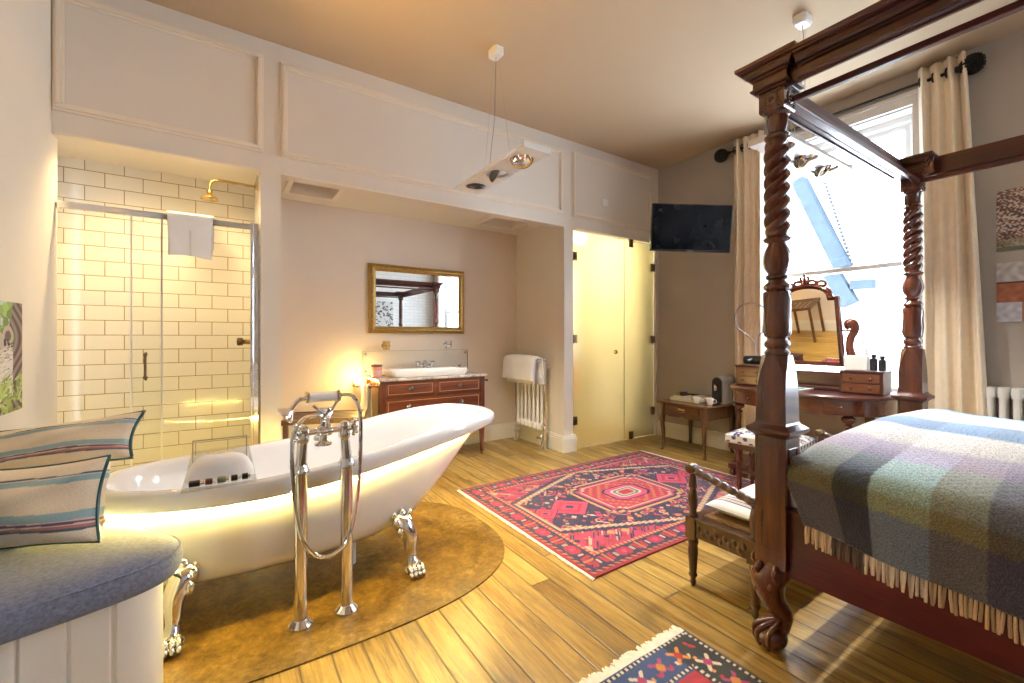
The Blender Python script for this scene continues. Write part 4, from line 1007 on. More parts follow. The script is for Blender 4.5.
def curtain(label, top, bot, folds, zb_, amp, seed):
    def fn(u, v):
        y = lerp(lerp(top[0], top[1], u), lerp(bot[0], bot[1], u), v ** .8)
        ph = folds * 2 * PI * u + seed; a = amp * (.75 + .35 * sin(u * 7 + seed)) * (1 + .25 * v)
        x = 4.352 + a * sin(ph) + .006 * sin(v * 7 + u * 15) * v + .25 * a * sin(2 * ph + v * 2.2)
        return (x, y + .010 * sin(ph * .5 + v * 4 + seed) * v, lerp(3.205, zb_, v))
    m = MB(); m.grid(fn, 150, 46); r = thing('curtain', label, 'curtain', (4.352, (top[0] + top[1]) / 2, zb_), group='cream curtains on the iron pole')
    m.build('cloth', 'curtain', r, smooth=180, solid=.006)
    for k in range(int(folds) + 1):
        u = (k + .25) / (folds + .0001)
        if u < 1:
            y = lerp(top[0], top[1], u); ring_ = [(4.36 + .034 * cos(2 * PI * q / 20), y, 3.11 + .034 * sin(2 * PI * q / 20)) for q in range(20)]; MB().tube(ring_, .006, 8, closed=True).build('eyelet', 'iron', r)
    return r
curtain('cream curtain at the left of the window, behind the tea table', (2.45, 2.16), (2.435, 2.12), 4.0, .02, .036, .3)
curtain('cream curtain at the right of the window, beside the two small pictures', (1.035, .775), (1.00, .655), 3.6, .02, .042, 1.9)

rd = thing('column_radiator', 'white cast iron column radiator below the two small pictures', 'radiator', (4.36, .25, 0))
for k in range(15):
    y = .66 - k * .062; m = MB()
    for x in (4.335, 4.405): m.tube([(x, y, .17), (x, y, .80)], .019, 12)
    for z0, z1 in ((.12, .18), (.79, .86)): m.loft([rr(4.312, 4.428, y - .026, y + .026, z, .025, 4) for z in (z0, z0 + .015, z1 - .015, z1)])
    if k in (0, 14):
        for x in (4.335, 4.405): m.lathe([(.014, 0.001), (.018, .02), (.012, .08), (.02, .125)], (x, y, 0), 12)
    m.build('column', 'white_paint', rd, smooth=40)
m = MB(); m.tube([(4.37, .71, .15), (4.37, -.25, .15)], .014, 10); m.tube([(4.37, .69, .82), (4.37, -.235, .82)], .012, 10); m.build('pipe', 'white_paint', rd)
def abstract_a(u, v):
    rng = np.random.RandomState(8); n = len(u); c = np.zeros((n, 3)) + np.array((.34, .20, .14)); f = np.zeros(n)
    for k in range(60):
        a, b, p = rng.uniform(-150, 150), rng.uniform(-150, 150), rng.uniform(0, 6); f += np.sin(a * u + b * v + p + 2 * np.sin(5 * u + p)) / 7
    c += f[:, None] * np.array((.26, .22, .20)); c[f > .55] = (.66, .58, .52); c[f < -.5] = (.08, .06, .07)
    lo = v < .20; c[lo] = np.array((.30, .24, .17)) + .2 * f[lo][:, None] * .5; c[v < .06] = (.13, .14, .10); return np.clip(c, .01, .95)
def abstract_b(u, v):
    rng = np.random.RandomState(4); n = len(u); f = np.zeros(n)
    for k in range(50):
        a, b, p = rng.uniform(5, 60), rng.uniform(5, 60), rng.uniform(0, 6); f += np.sin(a * u + p) * np.sin(b * v + p * 2) / 7
    c = np.zeros((n, 3)) + np.array((.54, .50, .50)); md = (v > .33) & (v < .66); c[md] = (.40, .14, .075); rt_ = (v <= .33) & (u > .27); c[rt_] = (.42, .16, .08)
    c[(v <= .33) & (u <= .27)] = (.50, .49, .53); c[np.abs(v - .66) < .012] = (.10, .06, .04); c[np.abs(v - .33) < .008] = (.2, .12, .1)
    c = c * (1 + .22 * f[:, None]); return np.clip(c, .01, .95)
for lb, z0, z1, fn in (('brown and rust mottled canvas, the upper of two on the window wall', 1.785, 2.20, abstract_a), ('grey canvas with a red brown band, the lower of two on the window wall', 1.305, 1.705, abstract_b)):
    r = thing('canvas_picture', lb, 'picture', (4.45, .43, z0), group='small canvases on the window wall')
    B(4.424, 4.449, .215, .641, z0, z1).build('canvas', 'paper', r, smooth=None)
    npgrid('print', 'print', 110, 110, lambda u, v, a=z0, b=z1: arr(4.4225, .641 - .426 * u, a + (b - a) * v), fn, r, smooth=False)
r = thing('wall_plate', 'small white blank plate on the right hand header panel', 'wall plate', (3.53, YF, 2.69)); B(3.485, 3.575, YF - .008, YF - .001, 2.655, 2.735).build('plate', 'white_plastic', r, smooth=None, bevel=.003)
MB().lathe([(.012, .002), (.012, 0), (.008, -.004)], (3.53, YF - .008, 2.695), 14, 'y').build('centre_button', 'white_paint', r)

# ================================================================== RUGS
M['rug'] = vcol('woven wool pile', .95, 320, .5, .25, .18)
NAVY, CRIM, PINK, TAN, CREAM, RED, ORNG = (np.array(c) for c in ((.016, .013, .060), (.27, .008, .040), (.47, .032, .105), (.43, .22, .10), (.50, .39, .30), (.33, .010, .028), (.43, .12, .05)))
def big_rug(u, v):
    X, Y = (u - .5) * 2.17, (v - .5) * 1.48                 # metres from the middle
    n = len(u); c = np.tile(CRIM, (n, 1)).astype(float)
    ex = np.minimum(1.085 - np.abs(X), .74 - np.abs(Y))      # distance to the edge
    c[ex < .022] = RED * .8
    b1 = (ex >= .022) & (ex < .045); c[b1] = ORNG
    q = b1 & (((X + Y) * 22 % 1) > .5); c[q] = NAVY
    bd = (ex >= .045) & (ex < .155); c[bd] = NAVY
    side = (1.085 - np.abs(X)) < (.74 - np.abs(Y)); t = np.where(side, Y, X); w_ = ex - .10
    ph = (t / .135) % 1 - .5; alt = np.floor(t / .135) % 2
    rad = np.sqrt((ph * .135) ** 2 + w_ ** 2); ang = np.arctan2(w_, ph)
    fl = bd & (alt == 0) & (rad < .040 * (1 + .28 * np.cos(4 * ang))); c[fl] = CRIM * 1.2
    c[bd & (alt == 0) & (rad < .016)] = PINK * 1.3
    c[bd & (alt == 1) & (np.abs(w_) < .034) & (np.abs(np.abs(ph) - .22 - w_ * 1.5) < .10)] = RED
    c[bd & (alt == 1) & (np.abs(ph) < .07) & (np.abs(w_) < .045)] = ORNG
    c[bd & (np.abs(np.abs(ph) - .46) < .03) & (np.abs(w_) < .02)] = CREAM * .9
    g2 = (ex >= .155) & (ex < .178); c[g2] = TAN
    c[g2 & ((t * 30 % 1) > .6)] = RED
    fld = ex >= .178
    c[fld] = PINK * .78
    # stepped corner figures and dark field
    st = lambda a, k: np.floor(a * k) / k
    H = np.abs(Y) / .56 + .62 * st(np.abs(X), 26) / .90
    hx = fld & (H < .985) & (np.abs(X) < .86)
    ol = fld & (H < 1.05) & (np.abs(X) < .885) & ~hx
    ol2 = fld & (H < 1.12) & (np.abs(X) < .905) & ~hx & ~ol
    c[ol2] = NAVY; c[ol] = TAN; c[ol & ((np.floor(np.abs(X) * 40) % 2) > 0)] = CREAM * .85
    c[hx] = NAVY
    rng = np.random.RandomState(12); aX, aY = np.abs(X), np.abs(Y)
    for k in range(170):                                     # little flowers and hooks, mirrored in both axes
        cx, cy, r_ = rng.uniform(.03, .86), rng.uniform(.02, .54), rng.uniform(.009, .022); kind = rng.randint(4); col = [PINK, ORNG, CREAM * .85, CRIM * 1.35, PINK * .8, TAN][rng.randint(6)]
        dx, dy = aX - cx, aY - cy; rr2 = np.sqrt(dx * dx + dy * dy); an = np.arctan2(dy, dx)
        if kind == 0: q = rr2 < r_ * (1 + .35 * np.cos(4 * an))
        elif kind == 1: q = (np.abs(dx) + np.abs(dy) < r_ * 1.2)
        elif kind == 2: q = (np.abs(dx + dy) < .007) & (rr2 < r_ * 2.2)
        else: q = (np.abs(rr2 - r_) < .006) & (dx > -r_ * .5)
        c[q & hx] = col
    for k in range(230):                                     # figures in the crimson corners
        cx, cy, r_ = rng.uniform(.1, .90), rng.uniform(.1, .55), rng.uniform(.012, .030); col = [NAVY, CREAM * .8, RED, NAVY, CRIM, NAVY, TAN][rng.randint(7)]
        dx, dy = aX - cx, aY - cy; q = (np.abs(dx) + np.abs(dy) < r_ * 1.2) if k % 2 else ((np.abs(dx - dy) < .007) & (np.hypot(dx, dy) < r_ * 2))
        c[q & fld & ~hx & ~ol & ~ol2] = col
    # long stripes of pink arms and the stepped medallion
    for (px_, pw, ps) in ((.58, .20, .17), (.80, .12, .10)):
        D = np.abs(aX - px_) / pw + aY / ps; q = fld & hx & (D < 1); c[q] = NAVY * .8; q = fld & hx & (D < .9); c[q] = PINK; q = fld & hx & (D < .62); c[q] = RED; q = fld & hx & (D < .42); c[q] = PINK * 1.1; q = fld & hx & (D < .2); c[q] = NAVY
    for a, b, col in ((.40, .30, TAN), (.375, .278, NAVY), (.35, .257, PINK * .8), (.325, .236, CREAM * .8), (.31, .224, CRIM * 1.35)):
        D = np.maximum(st(aX, 34) / a * .62 + st(aY, 34) / b * .62, np.maximum(aX / a, aY / b)); c[D < 1] = col
    ins = np.maximum(st(aX, 34) / .31 * .62 + st(aY, 34) / .224 * .62, np.maximum(aX / .31, aY / .224)) < .93
    dots = ins & ((np.floor(aX * 34) + np.floor(aY * 34)) % 3 == 0); c[dots] = ORNG * .9
    for a, b, col in ((.185, .125, NAVY), (.165, .11, PINK * 1.15), (.12, .08, CREAM * .9), (.10, .066, np.array((.10, .16, .14))), (.078, .05, CREAM * .8), (.062, .038, RED * 1.2)):
        c[np.maximum((aX / a) * .6 + (aY / b) * .6, np.maximum(aX / a, aY / b)) < 1] = col
    wv = .90 + .10 * np.sin(v * 1500) ** 2; return np.clip(c * wv[:, None], 0, 1)
def slab(name, label, x0, x1, y0, y1, nu, nv, fn, skew=0, group=None):
    o = thing(name, label, 'rug', ((x0 + x1) / 2, (y0 + y1) / 2, 0)); z = .0095
    npgrid('pile', 'rug', nu, nv, lambda u, v: arr(lerp(x0, x1, u) + skew * (v - .5), lerp(y0, y1, v) + .004 * np.sin(u * 9), z + .0018 * np.sin(u * 14 + v * 5) * np.sin(v * 9)), fn, o, solid=.008)
    return o
def fringe(parent, pts, dirv, ln, n, seed, rad=.0035):
    rng = random.Random(seed); m = MB()
    for k in range(n):
        t = k / (n - 1); p = Vector(pts[0]).lerp(Vector(pts[1]), t); l = ln * rng.uniform(.7, 1.15); d = Vector(dirv) * l; sd = Vector((-dirv[1], dirv[0], 0)) * rng.uniform(-.35, .35) * l
        m.tube([p, p + d * .5 + sd * .3 + Vector((0, 0, .001)), p + d + sd - Vector((0, 0, .002))], [rad, rad * 1.25, rad * .7], 5)
    return m.build('fringe', 'rope', parent)
rg_ = slab('persian_rug', 'large crimson and navy patterned rug in the middle of the floor', 1.52, 3.63, 1.56, 3.04, 520, 360, big_rug)
fringe(rg_, ((1.524, 1.56, .006), (1.524, 3.04, .006)), (-1, 0, 0), .022, 280, 2, .0035); fringe(rg_, ((3.626, 1.56, .006), (3.626, 3.04, .006)), (1, 0, 0), .03, 280, 3, .004)
def small_rug(u, v):
    X, Y = u * .93, (1 - v) * 1.6                            # from the left, from the fringed end
    ex = np.minimum(np.minimum(X, .93 - X), np.minimum(Y, 1.6 - Y)); n = len(u); c = np.tile(np.array((.42, .030, .055)), (n, 1)).astype(float)
    end = (Y < np.minimum(X, .93 - X)) | (1.6 - Y < np.minimum(X, .93 - X)); t = np.where(end, X, Y)
    bd = ex < .155; c[bd & end] = (.040, .075, .19); c[bd & ~end] = (.035, .040, .045)
    corner = bd & (np.minimum(X, .93 - X) < .155) & (np.minimum(Y, 1.6 - Y) < .155); c[corner] = (.030, .034, .045)
    w_ = ex - .078; ph = (t / .105) % 1 - .5; k = np.floor(t / .105).astype(int)
    cols = [np.array(x) for x in ((.45, .03, .03), (.62, .52, .40), (.40, .05, .16), (.62, .24, .05))]
    for q in range(4):
        s_ = bd & (k % 4 == q); an = np.abs(np.abs(ph) * .105 - np.abs(w_)) < .010; c[s_ & an & (np.abs(w_) < .034) & (np.abs(ph) < .33)] = cols[q]
        c[s_ & (np.abs(ph) * .105 + np.abs(w_) < .022)] = cols[(q + 1) % 4] * .9
        c[s_ & (np.abs(np.abs(ph) * .105 - .038) < .006) & (np.abs(w_ - .02) < .008)] = cols[(q + 2) % 4]
    for e0 in (.012, .138):
        ln = bd & (np.abs(ex - e0) < .006); c[ln] = (.03, .02, .03); c[ln & ((t * 45 % 1) > .5)] = (.62, .56, .48)
    rng = np.random.RandomState(2); f = (~bd)
    for j in range(46):
        cx, cy, r_ = rng.uniform(.2, .74), rng.uniform(.2, 1.4), rng.uniform(.012, .032); d = np.hypot(X - cx, Y - cy); an = np.arctan2(Y - cy, X - cx)
        q = f & (d < r_ * (1 + .3 * np.cos(5 * an))); c[q] = (.07, .075, .09); c[f & (d < r_ * .35)] = (.62, .55, .5)
    c[f] *= (1 + .12 * np.sin(Y[f] * 160 + 3 * np.sin(X[f] * 20)))[:, None]
    return np.clip(c, 0, 1)
rg2 = slab('kilim_rug', 'small blue bordered rug with red middle at the near edge, beside the bed', .625, 1.555, -.52, 1.08, 240, 380, small_rug)
fringe(rg2, ((.63, 1.077, .006), (1.55, 1.077, .006)), (0, 1, 0), .045, 190, 5, .005)

# ================================================================== THE FOUR POSTER BED
bed = thing('four_poster_bed', 'carved mahogany four poster bed with twisted posts and moulded cornice', 'bed', (2.64, -.18, 0))
PX, PY = (1.78, 3.41), (.829, -1.20)
def fring(r, z, n, fn): return [((r + fn(2 * PI * j / n, z)) * cos(2 * PI * j / n), (r + fn(2 * PI * j / n, z)) * sin(2 * PI * j / n), z) for j in range(n)]
def sqr(h, z, ch=0.0):
    c = max(ch, .001); return [(-h + c, -h, z), (h - c, -h, z), (h, -h + c, z), (h, h - c, z), (h - c, h, z), (-h + c, h, z), (-h, h - c, z), (-h, -h + c, z)]
def post_meshes():
    out = []
    N = 48; R = []
    zero = lambda a, z: 0
    def pr(lst, fn=zero):
        for r, z in lst: R.append(fring(r, z, N, fn))
    pr([(.040, 1.128), (.047, 1.132), (.048, 1.142), (.040, 1.150), (.037, 1.156), (.046, 1.162), (.049, 1.172), (.046, 1.182), (.039, 1.188), (.037, 1.196)])
    leaf = lambda a, z: .0035 * abs(cos(4 * a + 14 * z)) + .003 * sin(9 * a) * sin(70 * z)
    pr([(.044, 1.204), (.049, 1.225), (.050, 1.26), (.048, 1.30), (.050, 1.345), (.046, 1.372)], leaf)
    pr([(.038, 1.378), (.050, 1.386), (.052, 1.395), (.044, 1.404), (.034, 1.412), (.032, 1.420), (.042, 1.426), (.043, 1.436), (.032, 1.442)])
    pet = lambda a, z: .003 * abs(cos(5 * a)) * (1 if 1.45 < z < 1.55 else 0)
    pr([(.036, 1.450), (.046, 1.468), (.051, 1.490), (.050, 1.510), (.043, 1.535), (.035, 1.555), (.034, 1.563)], pet)
    bead = lambda a, z: .004 * abs(sin(10 * a))
    pr([(.044, 1.570), (.049, 1.578)], bead); pr([(.040, 1.588)])
    P_, n3 = .150, 3
    z = 1.594
    while z < 1.955:
        env = min(1, (z - 1.59) / .03, (1.96 - z) / .03)
        R.append(fring(.041, z, N, lambda a, zz, e=env: .0105 * e * (abs(cos(1.5 * (a - 2 * PI * zz / P_))) ** .8 * 2 - 1.1))); z += .0055
    pr([(.036, 1.960), (.046, 1.966), (.048, 1.974), (.040, 1.980), (.036, 1.986)])
    lf = lambda a, z: .003 * abs(cos(3 * a + 30 * z)) + .0025 * sin(7 * a - 40 * z)
    pr([(.037, 1.995), (.038, 2.02), (.038, 2.045)], lf); pr([(.036, 2.050), (.046, 2.056), (.047, 2.064)])
    out.append(('turned_post', 'mahogany_z', MB().loft(R), 40))
    m = MB(); m.loft([sqr(.050, .33), sqr(.050, .835)])                       # square with sunk panels
    for ax in range(4):
        q = MB(); w_, t_ = .031, .003
        for a in ((-w_, w_, .395, .399), (-w_, w_, .776, .780), (-w_, -w_ + .004, .395, .78), (w_ - .004, w_, .395, .78)): q.box(a[0], a[1], -.050 - t_, -.049, a[2], a[3])
        ca, sa = cos(ax * PI / 2), sin(ax * PI / 2); m.add([(x * ca - y * sa, x * sa + y * ca, z) for x, y, z in q.v], q.f)
    out.append(('post_block', 'mahogany_z', m, 30))
    m = MB(); m.loft([sqr(.050, .815), sqr(.056, .826), sqr(.068, .834), sqr(.074, .842), sqr(.074, .852), sqr(.064, .860), sqr(.054, .868), sqr(.051, .876)]); out.append(('plinth_moulding', 'mahogany_y', m, 30))
    m = MB(); m.loft([sqr(.050, .870, .001), sqr(.048, 1.0, .002), sqr(.046, 1.07, .012), sqr(.045, 1.105, .022), sqr(.043, 1.130, .026)]); out.append(('upper_block', 'mahogany_z', m, 20))
    m = MB(); m.loft([sqr(.046, 2.062), sqr(.050, 2.068), sqr(.050, 2.15)])
    for ax in range(4):
        q = MB()
        for k in range(8):
            a = k * PI / 4; q.ball((.017 * cos(a), -.051, 2.106 + .017 * sin(a)), (.011, .005, .011), 8, 5)
        q.ball((0, -.053, 2.106), (.008, .006, .008), 8, 5)
        for a, b in ((-1, -1), (1, -1), (1, 1), (-1, 1)): q.ball((.033 * a, -.050, 2.106 + .027 * b), (.010, .005, .008), 6, 4)
        ca, sa = cos(ax * PI / 2), sin(ax * PI / 2); m.add([(x * ca - y * sa, x * sa + y * ca, z) for x, y, z in q.v], q.f)
    out.append(('capital_block', 'mahogany_z', m, 30))
    return out
for name, mt, mb_, sm in post_meshes():
    o0 = mb_.build(name, mt, bed, local=True, smooth=sm)
    first = True
    for x in PX:
        for y in PY:
            o = o0 if first else o0.copy()
            if not first: C.objects.link(o); o.parent = bed
            first = False; o.location = (x - 2.64, y + .18, 0); k_ = {'post_block': 1.12, 'upper_block': 1.10, 'plinth_moulding': 1.08}.get(name, .92); o.scale = (k_, k_, 1)
# claw and ball feet, turned outward at each corner
for x in PX:
    for y in PY:
        sx, sy = (-1 if x < 2 else 1), (1 if y > 0 else -1)
        m = MB(); pa = catmull([(0, 0, .36), (sx * .004, sy * .004, .31), (sx * .022, sy * .022, .265), (sx * .012, sy * .012, .19), (-sx * .016, -sy * .016, .125), (-sx * .012, -sy * .012, .085), (sx * .004, sy * .004, .06)], 8, False)
        n_ = len(pa); rr_ = [float(np.interp(i / (n_ - 1), [0, .15, .34, .55, .75, .88, 1], [.052, .060, .062, .040, .027, .029, .046])) for i in range(n_)]
        m.tube([(x + a, y + b, c_) for a, b, c_ in pa], rr_, 20)
        m.ball((x + sx * .016, y + sy * .016, .044), (.058, .058, .0435), 22, 12)
        for a in range(4):
            t = math.atan2(sy, sx) + (a - 1.5) * .75
            pt = catmull([(x - sx * .008 + .014 * cos(t), y - sy * .008 + .014 * sin(t), .108), (x + sx * .016 + .050 * cos(t), y + sy * .016 + .050 * sin(t), .074), (x + sx * .016 + .056 * cos(t), y + sy * .016 + .056 * sin(t), .042), (x + sx * .016 + .048 * cos(t), y + sy * .016 + .048 * sin(t), .014)], 4, False)
            m.tube(pt, [.010] * 5 + [.008] * 4 + [.009] * 2 + [.006] * (len(pt) - 11), 10)
        for k in range(16):                                       # carved acanthus at the knee
            t = math.atan2(sy, sx) + random.uniform(-1.5, 1.5); zz = random.uniform(.235, .335); r_ = .056 + .012 * random.random()
            m.ball((x + sx * .012 + r_ * cos(t), y + sy * .012 + r_ * sin(t), zz), (.013, .013, .020), 8, 6)
        m.build('claw_foot', 'mahogany_z', bed, smooth=60)
for nm, a in (('side_rail', (1.752, 1.786, -1.15, .785, .30, .555)), ('side_rail', (3.404, 3.438, -1.15, .785, .30, .555)), ('foot_rail', (1.83, 3.36, .821, .855, .30, .555)), ('head_rail', (1.83, 3.36, -1.22, -1.186, .30, .9))):
    B(*a).build(nm, 'mahogany_y' if nm == 'side_rail' else 'mahogany_x', bed, smooth=None, bevel=.006)
# tester: boards, inner curtain rails, and the moulded cornice round the outside
for nm, a, mt in (('tester_board', (1.742, 1.762, -1.15, .785, 2.135, 2.235), 'mahogany_y'), ('tester_board', (3.43, 3.455, -1.15, .785, 2.145, 2.245), 'mahogany_y'), ('tester_board', (1.83, 3.36, .857, .882, 2.135, 2.240), 'mahogany_x'), ('tester_board', (1.83, 3.36, -1.24, -1.215, 2.135, 2.235), 'mahogany_x')):
    B(*a).build(nm, mt, bed, smooth=None, bevel=.004)
B(1.83, 3.36, .820, .857, 2.135, 2.147).build('board_ledge', 'mahogany_x', bed, smooth=None, bevel=.003)
for nm, a, mt in (('curtain_rail', (1.806, 1.830, -1.15, .787, 2.098, 2.122), 'mahogany_y'), ('curtain_rail', (3.372, 3.396, -1.15, .787, 2.098, 2.122), 'mahogany_y'), ('curtain_rail', (1.83, 3.37, .785, .807, 2.098, 2.122), 'mahogany_x'), ('curtain_rail', (1.83, 3.37, -1.16, -1.138, 2.098, 2.122), 'mahogany_x')):
    B(*a).build(nm, mt, bed, smooth=None, bevel=.004)
CP = [(0, 2.128), (.008, 2.128), (.008, 2.135), (.020, 2.138), (.022, 2.146), (.014, 2.150), (.012, 2.176), (.020, 2.180), (.020, 2.186), (.030, 2.188), (.034, 2.199), (.044, 2.206), (.044, 2.211), (.056, 2.214), (.056, 2.219), (.064, 2.222), (.064, 2.234), (0, 2.234)]
def cornice(name, pts, mat):
    """moulding swept along an open run of plan points; outward is to the left of travel"""
    rings = []; n = len(pts)
    for i, p in enumerate(pts):
        d0 = Vector(p) - Vector(pts[i - 1]) if i > 0 else Vector(pts[1]) - Vector(p); d1 = Vector(pts[i + 1]) - Vector(p) if i < n - 1 else d0
        d0.normalize(); d1.normalize(); n0, n1 = Vector((-d0.y, d0.x)), Vector((-d1.y, d1.x)); b = n0 + n1; b = b / max(.3, b.dot(n0)) if b.length > 1e-6 else n0
        rings.append([(p[0] + b.x * d, p[1] + b.y * d, z) for d, z in CP])
    MB().loft(rings).build(name, mat, bed, smooth=None)
cornice('cornice', [(1.742, .735), (1.742, -1.10)][::-1], 'mahogany_y'); cornice('cornice', [(3.455, .735), (3.455, -1.10)], 'mahogany_y')
cornice('cornice', [(1.90, .882), (3.29, .882)], 'mahogany_x')
for x in PX:
    for y in PY:
        sx = -1 if x < 2 else 1; sy = 1 if y > 0 else -1; h = .049
        ring_ = [(x - h, y - h), (x + h, y - h), (x + h, y + h), (x - h, y + h)]
        rings = []
        for d, z in CP[:-1]:
            e = h + d * .92; rings.append([(x - e, y - e, z + .012), (x + e, y - e, z + .012), (x + e, y + e, z + .012), (x - e, y + e, z + .012)])
        MB().loft(rings).build('corner_cornice', 'mahogany_y', bed, smooth=None)
m = MB(); m.box(3.35, 3.42, .775, .795, 2.12, 2.22); m.box(3.355, 3.37, .725, .785, 2.14, 2.23); m.lathe([(.012, 0), (.012, .01), (.004, .013)], (3.347, .755, 2.19), 12, 'x'); m.build('corner_bracket', 'mahogany_z', bed, smooth=None, bevel=.003)
# mattress and sheet
m = MB(); m.loft([rr(1.81, 3.385, -1.12, .775, z, r_, 6) for z, r_ in ((.42, .06), (.45, .07), (.66, .07), (.705, .08))] + [rr(1.83, 3.365, -1.10, .755, .725, .09, 6)]); m.build('mattress', 'linen', bed, smooth=50)
def sheet(u, v):
    y = lerp(.79, -1.05, u); z = lerp(.71, .545, v)
    return (1.772 - .012 * sin(v * PI * .9) - .008 * sin(y * 23) * v, y + .012 * sin(v * 3), z + .018 * sin(y * 9 + 1) * v)
MB().grid(sheet, 120, 12).build('sheet', 'linen', bed, smooth=180, solid=.006)
def sheet2(u, v):
    a = u * PI / 2; return (1.764 + .10 * (1 - cos(a)) * 1.0 - .010 * (1 - v) + .014 * sin(v * 7), .795 - .0 + .012 * sin(v * 9) + (.02 * u), lerp(.71, .53, v) - .05 * sin(a * 2) * v * .4)
MB().grid(sheet2, 30, 12).build('sheet_corner', 'linen', bed, smooth=180, solid=.006)

# woven throw
M['throw'] = vcol('brushed wool throw', .97, 210, 1.0, .4, .55, bdist=.006, spec=.1)
th = thing('throw', 'blue grey and lilac checked wool throw with a tasselled edge over the bed', 'blanket', (2.6, -.15, .73))
TS = [(-.0, .0)]
def throw_pos(u, v):
    # u from the tasselled edge across the bed, v from the foot towards the head
    s = u * 2.02; y = .795 - v * 1.85; ZT, r = .742, .062
    hang = .150 + .060 * np.clip((.78 - y) / .55, 0, 1); q = PI * r / 2
    a = np.clip((s - hang) / r, 0, PI / 2); top = np.clip(s - hang - q, 0, 9)
    low = np.clip(hang - s, 0, 9)
    x = 1.740 + r * (1 - np.cos(a)) + top - .020 * (low / hang) - .010 * np.sin(y * 15 + .5) * (low / hang)
    z = ZT - r + r * np.sin(a) - low + .058 * np.sin(np.clip(top / 1.75, 0, 1) * PI) ** .8 + (.007 * np.sin(6 * y + 2 * s) * np.sin(4 * s) + .012 * np.exp(-((y - .69) / .06) ** 2)) * np.clip(top / .1, 0, 1)
    ov = np.clip(x - 3.375, 0, 9); x = np.where(ov > 0, 3.375 + .022 * (1 - np.exp(-ov * 25)), x); z = z - ov * .85
    e = np.clip((y - .735) / .06, 0, 1); z = z - .030 * e ** 2 * np.clip(top / .08, 0, 1); y = y - .012 * np.sin(s * 9) * e
    y = y - .085 * (low / hang) * np.clip((y - .35) / .42, 0, 1) ** 1.5
    return arr(x, y, z + .002 * np.sin(s * 190) * np.sin(y * 170))
RW = [(0, (.082, .086, .122)), (.143, (.082, .086, .120)), (.148, (.135, .130, .080)), (.195, (.145, .140, .090)), (.21, (.17, .21, .20)), (.28, (.27, .35, .36)), (.42, (.42, .51, .52)), (.46, (.50, .46, .62)), (.62, (.60, .56, .69)), (.67, (.80, .79, .78)), (.92, (.86, .86, .85)), (.95, (.24, .37, .58)), (1.20, (.30, .45, .65)), (1.23, (.84, .84, .85)), (1.38, (.80, .79, .82)), (1.41, (.62, .57, .70)), (1.53, (.66, .62, .73)), (1.56, (.84, .85, .86)), (1.68, (.82, .84, .86)), (1.71, (.30, .45, .65)), (1.86, (.36, .52, .71)), (1.89, (.80, .83, .86)), (2.1, (.80, .83, .86))]
def throw_fac(y):
    d = (.795 - y) % .66
    return np.select([d < .165, d < .262, d < .412, d < .532, d <= .66], [0, 1, 2, 3, 4])
TMUL = np.array([(1.05, .92, .86), (.30, .32, .46), (1.85, 2.15, 2.15), (1.40, 1.26, 1.08), (.68, .58, .76)])
def throw_col(u, v):
    s = u * 2.02; y = .795 - v * 1.85; n = len(u); rng = np.random.RandomState(0); sj = s + rng.uniform(-.0035, .0035, n)
    c = np.stack([np.interp(sj, [r[0] for r in RW], [r[1][k] for r in RW]) for k in range(3)], 1)
    w_ = np.where(s < .25, 1.0, np.clip(1 - (s - .25) * 2.6, .14, 1))
    c = c * (1 + (TMUL[throw_fac(y)] - 1) * w_[:, None])
    return np.clip(c, 0, .9)
npgrid('cloth', 'throw', 330, 300, throw_pos, throw_col, th, solid=.010)
m = MB(); rng = random.Random(9); M['tassel'] = vcol('wool tassels', .95, 300, .4, .2, .2)
for k in range(130):
    v_ = (k + .5) / 130 * .72
    p = throw_pos(np.array([0.0]), np.array([v_]))[0]; l = rng.uniform(.056, .072); a = rng.uniform(-.12, .12)
    m.tube(catmull([(p[0] + .003, p[1], p[2] + .012), (p[0] - .004, p[1] + a * .01, p[2] - l * .35), (p[0] - .003, p[1] + a * .03, p[2] - l * .7), (p[0] - .004, p[1] + a * .045, p[2] - l)], 3, False), [.0030, .0036, .0040, .0042, .0042, .0042, .0042, .0042, .0042, .0038], 6)
fr_ = m.build('fringe', 'tassel', th)
paint(fr_, lambda co: np.array([(.60, .47, .32), (.10, .08, .08), (.66, .60, .52), (.58, .45, .30), (.52, .38, .26)])[throw_fac(co[:, 1] - .15)] * (1 + .35 * np.sin(co[:, 1] * 260))[:, None])

